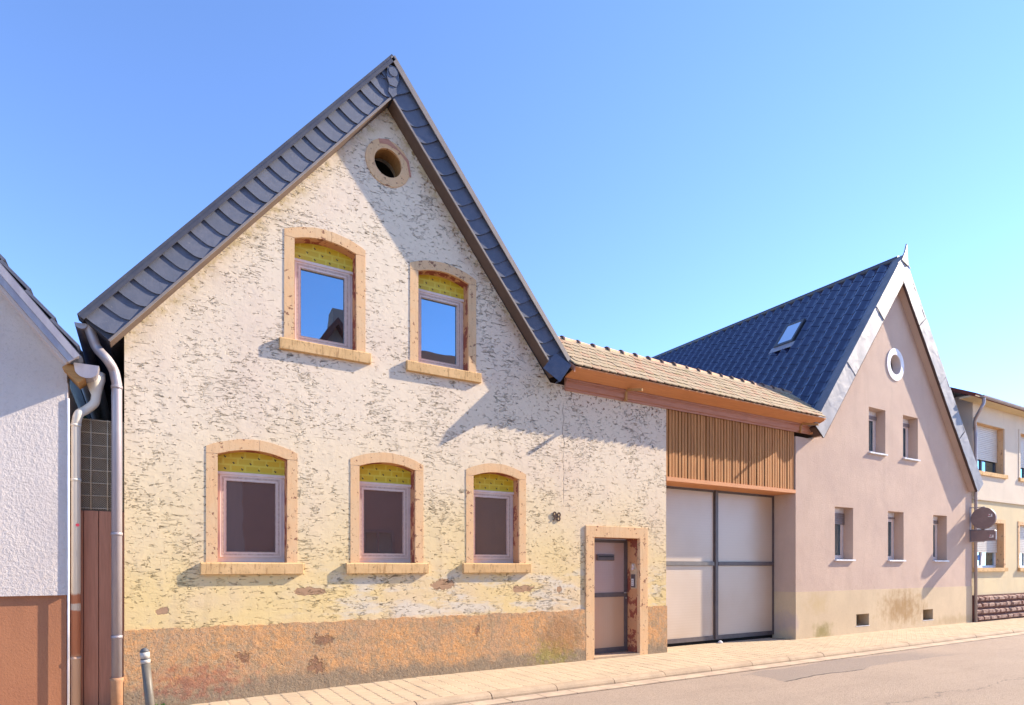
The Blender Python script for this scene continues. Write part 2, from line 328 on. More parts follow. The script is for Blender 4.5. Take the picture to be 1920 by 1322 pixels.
def glass(name, tint, refl, inner=(0.03, 0.02, 0.02), rough=0.01):
    m = bpy.data.materials.new(name); m.use_nodes = True; t = m.node_tree
    out = t.nodes['Material Output']; t.nodes.remove(t.nodes['Principled BSDF'])
    d = t.nodes.new('ShaderNodeBsdfDiffuse'); g = t.nodes.new('ShaderNodeBsdfGlossy'); mx = t.nodes.new('ShaderNodeMixShader')
    fr = t.nodes.new('ShaderNodeFresnel'); fr.inputs[0].default_value = 1.5
    ma = t.nodes.new('ShaderNodeMath'); ma.operation = 'ADD'; ma.use_clamp = True; ma.inputs[1].default_value = refl
    t.links.new(fr.outputs[0], ma.inputs[0]); t.links.new(ma.outputs[0], mx.inputs[0])
    d.inputs[0].default_value = (*inner, 1); g.inputs[0].default_value = (*tint, 1); g.inputs[1].default_value = rough
    ns = t.nodes.new('ShaderNodeTexNoise'); ns.inputs['Scale'].default_value = 1.3
    bp = t.nodes.new('ShaderNodeBump'); bp.inputs['Strength'].default_value = 0.12; bp.inputs['Distance'].default_value = 0.02
    ge = t.nodes.new('ShaderNodeNewGeometry'); t.links.new(ge.outputs['Position'], ns.inputs['Vector'])
    t.links.new(ns.outputs[0], bp.inputs['Height']); t.links.new(bp.outputs[0], g.inputs['Normal'])
    t.links.new(d.outputs[0], mx.inputs[1]); t.links.new(g.outputs[0], mx.inputs[2]); t.links.new(mx.outputs[0], out.inputs[0])
    MAT[name] = m
glass('window_glass', (0.58, 0.84, 1.0), 0.42)
glass('brown_window_glass', (0.9, 0.80, 0.78), 0.24, (0.10, 0.062, 0.056))  # brown in both the diffuse colour and the gloss tint
glass('skylight_glass', (0.95, 0.97, 1.0), 0.6)

# ribbed translucent sheets of the gate
def polysheet(name, c1, c2, gx, gz, rough=0.35):
    n = NT(name, rough, 0, 0.6)
    X, Y, Z = n.xyz()
    base = n.mix(n.sm(n.noise(0.9, 3, 0.5), 0.3, 0.7), c1, c2)
    hx = n.math('SINE', n.mul(X, gx)); hz = n.math('SINE', n.mul(Z, gz))
    line = n.sm(n.math('MAXIMUM', hx if gx else 0.0, hz if gz else 0.0), 0.86, 1.0)
    base = n.mix(n.mul(line, 0.12), base, tuple(k * 0.55 for k in c1))
    n.color(base)
    n.bump(n.add(hx, hz), 0.12, 0.002)
    MAT[name] = n.m
polysheet('ribbed_gate_sheet', (0.57, 0.46, 0.36), (0.52, 0.40, 0.29), 0.0, 2 * math.pi / 0.055)
polysheet('checked_door_sheet', (0.44, 0.31, 0.27), (0.40, 0.28, 0.25), 2 * math.pi / 0.045, 2 * math.pi / 0.045)
polysheet('ribbed_door_sheet', (0.52, 0.34, 0.22), (0.48, 0.31, 0.19), 2 * math.pi / 0.042, 0.0)

# ground
n = NT('asphalt', 0.9, 0, 0.2)
X, Y, Z = n.xyz()
base = n.mix(n.sm(n.noise(0.8, 5, 0.65), 0.35, 0.65), (0.36, 0.275, 0.205), (0.32, 0.245, 0.185))
base = n.mix(n.mul(n.sm(n.voro(75, out='Distance'), 0.25, 0.5), 0.45), base, (0.44, 0.34, 0.27))
base = n.mix(n.mul(n.sm(n.noise(60, 4, 0.75), 0.53, 0.60), 0.75), base, (0.17, 0.13, 0.10))
base = n.mix(n.mul(n.sm(n.noise(27, 4, 0.75), 0.52, 0.62), 0.45), base, (0.22, 0.17, 0.125))
base = n.mix(n.mul(n.sm(n.noise(1, 4, 0.6, 0.3, n.map((0.5, 2.5, 1))), 0.5, 0.7), 0.3), base, (0.25, 0.19, 0.15))
# darker repair patch with a tarred edge
px = n.math('ADD', X, n.mul(n.math('SUBTRACT', n.noise(0.9, 4), 0.5), 1.2)); py = n.math('ADD', Y, n.mul(n.math('SUBTRACT', n.noise(0.7, 4, 0.5), 0.5), 0.6))
inp = n.mul(n.mul(n.sm(px, 8.0, 8.05), n.sm(px, 13.5, 12.5)), n.mul(n.sm(py, -2.62, -2.60), n.sm(py, -1.9, -1.95)))
base = n.mix(n.mul(inp, 0.6), base, (0.22, 0.18, 0.16))
edge = n.mul(n.mul(n.sm(px, 7.9, 8.1), n.sm(px, 10.2, 9.8)), n.sm(n.math('ABSOLUTE', n.math('ADD', py, 2.61)), 0.022, 0.010))
base = n.mix(n.mul(edge, 0.85), base, (0.03, 0.028, 0.028))
c2_ = n.sm(n.math('ABSOLUTE', n.math('ADD', n.math('ADD', Y, n.mul(n.math('SUBTRACT', n.noise(1.3, 6, 0.7), 0.5), 0.8)), 4.3)), 0.014, 0.004)
base = n.mix(n.mul(c2_, 0.5), base, (0.08, 0.07, 0.065))
n.color(base); n.bump(n.add(n.mul(n.noise(60, 4, 0.75), 1.5), n.mul(edge, -1.5), n.mul(inp, 0.3)), 0.8, 0.008); MAT[n.m.name] = n.m
n = NT('sandy_concrete_paver', 0.93, 0, 0.15)
base = n.mix(n.sm(n.noise(2.5, 5, 0.65), 0.35, 0.65), (0.545, 0.415, 0.275), (0.485, 0.37, 0.25))
base = n.mix(n.mul(n.isl(), 0.35), base, (0.38, 0.30, 0.21))
base = n.mix(n.mul(n.sm(n.noise(0.9, 5, 0.65), 0.48, 0.7), 0.4), base, (0.36, 0.275, 0.19))
base = n.mix(n.mul(n.rnd(), 0.22), base, (0.40, 0.31, 0.215))
base = n.mix(n.mul(n.sm(n.noise(60, 4, 0.7), 0.55, 0.68), 0.35), base, (0.3, 0.24, 0.17))
n.color(base); n.bump(n.noise(70, 4, 0.7), 0.5, 0.004); MAT[n.m.name] = n.m
n = NT('kerb_concrete', 0.93, 0, 0.15)
base = n.mix(n.sm(n.noise(3, 5, 0.65), 0.35, 0.65), (0.46, 0.345, 0.235), (0.38, 0.285, 0.195))
base = n.mix(n.mul(n.sm(n.noise(55, 4, 0.7), 0.52, 0.66), 0.5), base, (0.28, 0.2, 0.14))
n.color(base); n.bump(n.noise(50, 5, 0.7), 0.6, 0.006); MAT[n.m.name] = n.m
simple('gutter_concrete', (0.50, 0.385, 0.275), (0.40, 0.30, 0.22), 3, 0.93, 0.4, 60)
simple('joint_sand', (0.15, 0.115, 0.08), (0.11, 0.09, 0.065), 20, 0.95, 0.4, 60)
simple('dry_earth', (0.22, 0.18, 0.12), (0.16, 0.16, 0.08), 0.5, 0.95, 0.4, 10)
n = NT('rusticated_red_stone', 0.9, 0, 0.15)
base = n.mix(n.sm(n.noise(9, 5, 0.7), 0.4, 0.62), (0.36, 0.235, 0.19), (0.17, 0.075, 0.055))
base = n.mix(n.mul(n.rnd(), 0.4), base, (0.42, 0.32, 0.26))
n.color(base); n.bump(n.noise(14, 5, 0.7), 1.0, 0.03); MAT[n.m.name] = n.m
simple('dark_mortar', (0.14, 0.055, 0.042), (0.10, 0.045, 0.035), 10, 0.95, 0.5)

# ------------------------------------------------------------------ mesh helper
class MB:
    def __init__(s): s.v = []; s.f = []; s.smooth = []
    def add(s, vs, fs, smooth=False):
        k = len(s.v); s.v += [tuple(p) for p in vs]; s.f += [tuple(k + i for i in f) for f in fs]; s.smooth += [smooth] * len(fs); return s
    def box(s, x0, x1, y0, y1, z0, z1):
        vs = [(x, y, z) for z in (z0, z1) for y in (y0, y1) for x in (x0, x1)]
        return s.add(vs, [(0, 2, 3, 1), (4, 5, 7, 6), (0, 1, 5, 4), (2, 6, 7, 3), (0, 4, 6, 2), (1, 3, 7, 5)])
    def obox(s, p0, ex, ey, ez):   # box from corner p0 and three edge vectors
        p0, ex, ey, ez = map(Vector, (p0, ex, ey, ez))
        vs = [p0 + ex * a + ey * b + ez * c for c in (0, 1) for b in (0, 1) for a in (0, 1)]
        fs = [(0, 2, 3, 1), (4, 5, 7, 6), (0, 1, 5, 4), (2, 6, 7, 3), (0, 4, 6, 2), (1, 3, 7, 5)]
        if ex.cross(ey).dot(ez) < 0: fs = [f[::-1] for f in fs]
        return s.add(vs, fs)
    def prism(s, outline, holes, y0, y1, f=lambda a, b, c: (a, c, b)):   # outline in (a,b), extruded y0..y1
        loops = [list(outline)] + [list(h) for h in holes]
        flat = [p for l in loops for p in l]
        tris = tessellate_polygon([[Vector((p[0], p[1], 0)) for p in l] for l in loops])
        N_ = len(flat)
        def ar(t): a, b, c = (flat[i] for i in t); return (b[0]-a[0])*(c[1]-a[1])-(b[1]-a[1])*(c[0]-a[0])
        tr = [t if ar(t) > 0 else t[::-1] for t in tris]
        vs = [f(p[0], p[1], y0) for p in flat] + [f(p[0], p[1], y1) for p in flat]
        fs = [tuple(t) for t in tr] + [tuple(i + N_ for i in t[::-1]) for t in tr]
        k = 0
        for li, l in enumerate(loops):
            A = sum(l[i][0] * l[(i + 1) % len(l)][1] - l[(i + 1) % len(l)][0] * l[i][1] for i in range(len(l)))
            fl = (A > 0) != (li > 0)
            for i in range(len(l)):
                a, b = k + i, k + (i + 1) % len(l)
                q = (a, a + N_, b + N_, b)
                fs.append(q if fl else q[::-1])
            k += len(l)
        return s.add(vs, fs)
    def tube(s, pts, r, seg=12, caps=True):
        pts = [Vector(p) for p in pts]; rr = r if isinstance(r, (list, tuple)) else [r] * len(pts)
        vs = []; fs = []
        prev = None
        for i, p in enumerate(pts):
            d = (pts[min(i + 1, len(pts) - 1)] - pts[max(i - 1, 0)]).normalized()
            if prev is None:
                u = d.orthogonal().normalized()
            else:
                u = (prev - d * prev.dot(d)).normalized()
            prev = u; v_ = d.cross(u)
            for k in range(seg):
                a = 2 * math.pi * k / seg
                vs.append(p + (u * math.cos(a) + v_ * math.sin(a)) * rr[i])
        for i in range(len(pts) - 1):
            for k in range(seg):
                a = i * seg + k; b = i * seg + (k + 1) % seg
                fs.append((a, b, b + seg, a + seg))
        s.add(vs, fs, True)
        if caps:
            k = len(s.v) - len(vs)
            s.f.append(tuple(k + i for i in range(seg))[::-1]); s.smooth.append(False)
            k2 = k + (len(pts) - 1) * seg
            s.f.append(tuple(k2 + i for i in range(seg))); s.smooth.append(False)
        return s
    def mesh(s, name, mat):
        me = bpy.data.meshes.new(name); me.from_pydata(s.v, [], s.f); me.materials.append(MAT[mat])
        me.polygons.foreach_set('use_smooth', s.smooth); me.update(); return me
    def build(s, name, mat, parent=None, bevel=0.0):
        o = bpy.data.objects.new(name, s.mesh(name, mat)); C.objects.link(o)
        if parent: o.parent = parent
        if bevel:
            b = o.modifiers.new('bevel', 'BEVEL'); b.width = bevel; b.segments = 2; b.limit_method = 'ANGLE'
        return o
def inst(name, me, parent, mtx=None):
    o = bpy.data.objects.new(name, me); C.objects.link(o); o.parent = parent
    if mtx is not None: o.matrix_local = mtx
    return o
def thing(name, label, cat, group=None):
    o = bpy.data.objects.new(name, None); C.objects.link(o); o['label'] = label; o['category'] = cat
    if group: o['group'] = group
    return o
def tag(o, label, cat, group=None):
    o['label'] = label; o['category'] = cat
    if group: o['group'] = group
    return o
def struct(o): o['kind'] = 'structure'; return o
def bez(pts, k=6):    # smooth path through control points (Catmull-Rom)
    P = [Vector(p) for p in pts]; P = [P[0] * 2 - P[1]] + P + [P[-1] * 2 - P[-2]]; out = []
    for i in range(1, len(P) - 2):
        for j in range(k):
            t = j / k; a, b, c, d = P[i - 1], P[i], P[i + 1], P[i + 2]
            out.append(0.5 * ((2 * b) + (c - a) * t + (2 * a - 5 * b + 4 * c - d) * t * t + (3 * b - a - 3 * c + d) * t ** 3))
    out.append(P[-2]); return out
def circle(cx, cz, r, k=28, rz=None): return [(cx + r * math.cos(2 * math.pi * i / k), cz + (rz or r) * math.sin(2 * math.pi * i / k)) for i in range(k)]
def rect(x0, x1, z0, z1): return [(x0, z0), (x1, z0), (x1, z1), (x0, z1)]
def arched(x0, x1, z0, zs, zp, k=12):
    out = [(x0, z0), (x1, z0)]
    for i in range(k + 1):
        t = i / k; out.append((x1 + (x0 - x1) * t, zs + (zp - zs) * (1 - (2 * t - 1) ** 2)))
    return out

def gz(x): return -0.022 * max(0.0, min(3.6, 3.2 - x))       # the street falls a little to the left

# ------------------------------------------------------------------ ground, road, pavement
def sheet(name, mat, x0, x1, y0, y1, z, xs=None, parent=None, thick=0.0):
    xs = xs or [x0, -0.4, 3.2, x1]
    m = MB(); vs = []; fs = []
    for x in xs:
        vs += [(x, y0, z + gz(x)), (x, y1, z + gz(x))]
    for i in range(len(xs) - 1): fs.append((2 * i, 2 * i + 2, 2 * i + 3, 2 * i + 1))
    m.add(vs, fs); return m.build(name, mat, parent)
struct(sheet('ground', 'dry_earth', -800, 800, -800, 800, -0.14))
struct(sheet('road', 'asphalt', -120, 160, -7.55, -1.825, -0.085))
pav = struct(sheet('pavement', 'joint_sand', -60, 90, -1.5, 0.9, -0.014))
pav['kind'] = 'structure'
PX, PY = 0.205, 0.103
def paver_outline(w_, d_):
    z = 0.034; g = 0.0045
    left = [(g, g), (g + z, d_ * 0.36), (g, d_ * 0.64), (g + z * .5, d_ - g)]
    right = [(w_ - g + z * .5, d_ - g), (w_ - g, d_ * 0.64), (w_ - g + z, d_ * 0.36), (w_ - g, g)]
    return [left[0]] + right[::-1] + left[::-1][:-1]
def paver_mb(mb, ox, oy, oz, tl=0.0):
    o = paver_outline(PX, PY); o2 = [(PX / 2 + (x - PX / 2) * 0.965, PY / 2 + (y - PY / 2) * 0.93) for x, y in o]
    k = len(o)
    vs = [(ox + x, oy + y, oz - 0.02) for x, y in o] + [(ox + x, oy + y, oz - 0.005) for x, y in o] + [(ox + x, oy + y, oz + tl * (x - .1)) for x, y in o2]
    fs = [(i, (i + 1) % k, (i + 1) % k + k, i + k) for i in range(k)] + [(i + k, (i + 1) % k + k, (i + 1) % k + 2 * k, i + 2 * k) for i in range(k)] + [tuple(range(2 * k, 3 * k))]
    mb.add(vs, fs)
pm = MB(); paver_mb(pm, 0, 0, 0); pme = pm.mesh('paver', 'sandy_concrete_paver')
far = MB(); cells = []
NR = 14
for i in range(int(40 / PX)):
    for j in range(NR):
        x = -1.6 + i * PX; y = -1.43 + j * PY
        if 8.34 < x < 12.2 or y < 0.0: cells.append((x, y))
near = [c for c in cells if c[0] > 0.15 and (c[0] + PX > 1.2 or c[1] < -0.1)]
near = sorted(near, key=lambda c: (c[0] + PX) ** 2 + (c[1] - CAMY) ** 2)
near = [c for c in near if c[1] > -1.43 + 0.0 and not (c[0] < 1.8 and c[1] < -0.5 - (c[0]) * 0.25)][:298]
ns_ = set(near)
for c in cells:
    jz = random.uniform(-0.0015, 0.0015)
    if c in ns_: inst('paver', pme, pav, Matrix.Translation((c[0], c[1], gz(c[0]) + jz)))
    else: paver_mb(far, c[0], c[1], gz(c[0]) + jz)
# pavers in the gate entry
for i in range(int(3.87 / PX)):
    for j in range(5): paver_mb(far, 8.34 + i * PX, -1.43 + (NR + j) * PY, 0)
fo = far.build('paver_field', 'sandy_concrete_paver', pav); fo['kind'] = 'stuff'

kerb = struct(sheet('kerb', 'joint_sand', -60, 90, -1.56, -1.44, -0.03))
def kerb_stone(x0, x1):
    prof = [(-1.435, -0.15), (-1.435, 0.004), (-1.50, 0.004), (-1.535, -0.003), (-1.562, -0.022), (-1.578, -0.05), (-1.585, -0.15)]
    m = MB(); xs = [x0 + 0.006, x1 - 0.006]; k = len(prof)
    vs = [(x, y, z + gz(x)) for x in xs for y, z in prof]
    fs = [(i, i + k, (i + 1) % k + k, (i + 1) % k) for i in range(k)] + [tuple(range(k))[::-1] if False else tuple(range(k)), tuple(range(k, 2 * k))[::-1]]
    m.add(vs, fs); return m
x = -5.25
while x < 34:
    o = kerb_stone(x, x + 1.0).build('kerb_stone', 'kerb_concrete', kerb); o.location.z = random.uniform(-0.004, 0.003); o.location.y = random.uniform(-0.004, 0.004); x += 1.0
gs = struct(sheet('gutter_strip', 'joint_sand', -60, 90, -1.83, -1.575, -0.079))
x = -5.1
while x < 34:
    m = MB(); m.add([(xx, yy, -0.0715 + gz(xx) + (0.004 if yy < -1.7 else 0)) for xx in (x + 0.005, x + 0.495) for yy in (-1.828, -1.587)], [(0, 2, 3, 1)])
    m.add([(xx, -1.828, zz + gz(xx)) for xx in (x + 0.005, x + 0.495) for zz in (-0.09, -0.0675)], [(0, 2, 3, 1)])
    o = m.build('gutter_slab', 'gutter_concrete', gs); o.location.z = random.uniform(-0.0015, 0.0015); x += 0.5
struct(sheet('opposite_pavement', 'sandy_concrete_paver', -60, 90, -9.2, -7.5, 0.0))
simple('pale_bounce_ground', (0.60, 0.49, 0.37), (0.54, 0.44, 0.33), 0.6, 0.93, 0.3, 20)
struct(sheet('bounce_ground', 'pale_bounce_ground', -60, 90, -60, -9.2, -0.01))  # unseen pale ground, added to bounce sunlight onto the facades
struct(sheet('opposite_kerb_face', 'kerb_concrete', -60, 90, -7.52, -7.4, 0.004))

# ------------------------------------------------------------------ 1: gabled house with rough plaster
S1 = 1.22; AX = 2.93
def line1(x, top): return top - S1 * abs(x - AX)
house = thing('gabled_house', 'old gabled house with peeling cream rough plaster and slate trimmed verge', 'house')
LOW = [1.178, 2.945, 4.708]; UPP = [(2.085), (3.81)]
holes = [arched(c - .43, c + .43, 1.58, 3.01, 3.09) for c in LOW] + [arched(c - .43, c + .43, 4.48, 5.92, 6.0) for c in UPP]
holes.append(circle(2.945, 7.285, 0.25))
outl = [(-0.2, 0.83), (6.60, 0.83), (6.60, 2.13), (7.68, 2.13), (7.68, 0.83), (8.332, 0.83), (8.332, 4.62), (5.72, 4.62), (AX, 8.065), (-0.2, 4.245)]
m = MB(); m.prism(outl, holes, 0.0, 0.38)
m.box(-0.2, 0.18, 0.38, 9.0, -0.2, 4.35).box(5.6, 5.95, 0.38, 9.0, -0.2, 4.5).box(-0.2, 5.95, 8.7, 9.0, -0.2, 4.5)
m.build('wall', 'peeling_cream_plaster', house)
jr = random.Random(5)
def ragged(x0, x1, z, st=.045): 
    k = int((x1 - x0) / st); return [(x1 - (x1 - x0) * i / k, z + jr.uniform(-.010, .010) + .008 * math.sin(i * .37)) for i in range(k + 1)]
m = MB(); m.prism([(-0.205, -.25), (6.441, -.25)] + ragged(-.205, 6.441, .862), [], -.022, .37); m.prism([(7.848, -.25), (8.338, -.25)] + ragged(7.848, 8.338, .862), [], -.022, .37)
m.build('plinth', 'weathered_orange_render', house)
m = MB(); m.prism([(.2, 0), (5.55, 0), (5.55, 4.5), (AX, 7.8), (.2, 4.5)], [], .95, 1.0); m.build('unlit_interior_sheet', 'interior_dark', house)  # dark sheet painting the unlit attic behind the round opening

# roof slab, verge slates, cap and underside
d1 = Vector((1, 0, S1)).normalized()            # up the left slope
n1 = Vector((S1, 0, -1)).normalized()           # inward / downward normal of left slope
TH = 0.335
TOPZ = 8.61
m = MB()
xl, xr = -0.59, 5.96
pl = [(xl, line1(xl, TOPZ)), (xl + n1.x * TH, line1(xl, TOPZ) + n1.z * TH), (AX, TOPZ - TH / abs(n1.z)), (xr - n1.x * TH, line1(xr, TOPZ) + n1.z * TH), (xr, line1(xr, TOPZ)), (AX, TOPZ)]
m.prism(pl, [], -0.185, 9.3); m.build('roof', 'roof_slate_field', house)
def slope_frame(side, x0):   # matrix: local x up the slope, local y = outward street side (-Y), local z = outward from roof
    if side == 'L': ex = Vector((d1.x, 0, d1.z)); ez = Vector((-n1.x, 0, -n1.z))
    else: ex = Vector((-d1.x, 0, d1.z)); ez = Vector((n1.x, 0, -n1.z))
    p = Vector((x0, 0, line1(x0, TOPZ)))
    ey = Vector((0, -1, 0))
    M = Matrix((ex.to_4d(), ey.to_4d(), ez.to_4d(), p.to_4d())).transposed()
    for i in range(3): M[3][i] = 0
    M[3][3] = 1
    return M
def apply(mb, M): mb.v = [tuple(M @ Vector(p)) for p in mb.v]; return mb
L1 = (AX - xl) / d1.x
step = (L1 - 0.10) / 24
def slate_mb():
    W = TH + 0.004; k = 8
    edge = [(0.0, 0.0), (0.005, -W * 0.35), (0.018, -W * 0.6)] + [(0.018 + 0.12 * (i / 5) ** 1.6, -W * (0.6 + 0.4 * math.sin(i / 5 * math.pi / 2))) for i in range(1, 6)]
    out = edge + [(0.34, -W), (0.34, 0.0)]
    m = MB(); K = len(out)
    def yy(s, t): return 0.03 * (1 - s / 0.34) + 0.002 + t
    vs = [(s, yy(s, 0.009), z) for s, z in out] + [(s, yy(s, -0.004), z) for s, z in out]
    fs = [tuple(range(K)), tuple(range(K, 2 * K))[::-1]] + [(i, i + K, (i + 1) % K + K, (i + 1) % K) for i in range(K)]
    return m.add(vs, fs)
sme = slate_mb().mesh('verge_slate', 'dark_slate')
for side, x0 in (('L', xl), ('R', xr)):
    F = slope_frame(side, x0)
    L1 = abs(AX - x0) / d1.x; NSL = int(round((L1 - .10) / step))
    for i in range(NSL):
        M = F @ Matrix.Translation((i * step + 0.02 + random.uniform(-.006, .006), 0.186, random.uniform(-.003, .003))) @ Matrix.Rotation(R(random.uniform(-1.2, 1.2)), 4, 'Y') @ Matrix.Scale(random.uniform(.85, 1.1), 4, (0, 1, 0))
        if i >= NSL - 1: M = M @ Matrix.Scale(0.55, 4, (1, 0, 0))
        inst('verge_slate', sme, house, M)
    cp = MB(); cp.box(-0.02, L1 + 0.0, 0.05, 0.195, -0.03, 0.028); cp.box(-0.02, L1, 0.195, 0.262, -0.012, 0.028); cp.box(-0.02, L1, 0.252, 0.266, -0.05, -0.010)
    apply(cp, F).build('verge_cap', 'dark_coated_metal' if side == 'L' else 'taupe_coated_metal', house)
    # underside trim, mitred where both sides meet
    tr = MB(); l2 = L1 - TH * S1 - 0.03 * S1
    tr.box(-0.01, l2, 0.0, 0.205, -TH - 0.013, -TH - 0.001); apply(tr, F).build('verge_underside', 'brown_soffit_board', house)
    tr = MB(); tr.box(-0.01, l2, 0.205, 0.222, -TH - 0.013, -TH + 0.012); apply(tr, F).build('verge_drip_edge', 'taupe_coated_metal', house)
# lower right end plate of the verge, bent round the eave
q = [Vector(p) for p in ((5.93, -.21, 4.84), (5.66, -.21, 4.54), (5.60, -.44, 4.50), (5.80, -.46, 4.78))]; t_ = Vector((.008, 0, .008))
m = MB(); m.add([p for p in q] + [p + t_ for p in q], [(0, 1, 2, 3), (7, 6, 5, 4), (0, 4, 5, 1), (1, 5, 6, 2), (2, 6, 7, 3), (3, 7, 4, 0)]); m.build('verge_end_plate', 'dark_slate', house)
q = [Vector(p) for p in ((5.66, -.222, 5.03), (5.43, -.222, 4.75), (5.60, -.44, 4.50), (5.80, -.46, 4.78))]
m = MB(); m.add([p for p in q] + [p + t_ for p in q], [(0, 1, 2, 3), (7, 6, 5, 4), (0, 4, 5, 1), (1, 5, 6, 2), (2, 6, 7, 3), (3, 7, 4, 0)]); m.build('flared_slate', 'dark_slate', house)
q = [Vector(p) for p in ((5.66, -.224, 5.03), (5.80, -.462, 4.78), (5.94, -.255, 4.86))]
m = MB(); m.add([p for p in q] + [p + t_ for p in q], [(0, 1, 2), (5, 4, 3), (0, 3, 4, 1), (1, 4, 5, 2), (2, 5, 3, 0)]); m.build('flared_slate', 'dark_slate', house)  # filler piece added to close a lit gap in the flare's shadow
# apex slates with a round boss
m = MB(); m.prism([(-.075, 0.0), (.075, 0.0), (.09, -.16), (.05, -.27), (-.05, -.27), (-.09, -.16)], [], -0.247, -0.234)
o = m.build('apex_slate', 'dark_slate', house); o.location = (AX + 0.0, 0, TOPZ - 0.13)
m = MB(); m.prism([(-.05, -.22), (.05, -.22), (.06, -.36), (0.0, -.42), (-.06, -.36)], [], -0.234, -0.224)
o = m.build('apex_slate', 'dark_slate', house); o.location = (AX + 0.0, 0, TOPZ - 0.13)
m = MB(); m.prism(circle(0, 0, .062, 18), [], -0.260, -0.248)
o = m.build('apex_boss', 'dark_slate', house); o.location = (AX, 0, TOPZ - 0.215)
# gutter at the left eave, seen end on
m = MB(); k = 10; rg = 0.06
prof = [(-0.60 + rg * math.cos(math.pi + math.pi * i / k), 4.27 + rg * math.sin(math.pi + math.pi * i / k)) for i in range(k + 1)]
m.prism(prof, [], -0.12, 9.2); m.build('gutter', 'zinc_pipe', house)
dp = bez([(-0.54, -0.05, 4.29), (-0.495, -0.05, 4.14), (-0.455, -0.04, 4.04), (-0.36, -0.08, 3.92), (-0.30, -.02, 3.82), (-0.272, -.02, 3.68)], 6) + [(-0.272, -.02, 0.25)]
m = MB(); m.tube(dp, [0.062, 0.06, 0.056] + [0.052] * (len(dp) - 3), 16)
dpo = m.build('downpipe', 'zinc_pipe', house)
for z in (3.62, 1.95, 0.78): MB().tube([(-0.272, -.02, z), (-0.272, -.02, z + 0.035)], 0.058, 16).build('pipe_collar', 'zinc_pipe', dpo)
m = MB(); m.tube([(-0.272, -.02, -0.2), (-0.272, -.02, 0.27), (-0.272, -.02, 0.30), (-0.272, -.02, 0.335)], [0.060, 0.060, 0.068, 0.068], 16); m.build('pipe_sleeve', 'brown_clay_pipe', dpo)

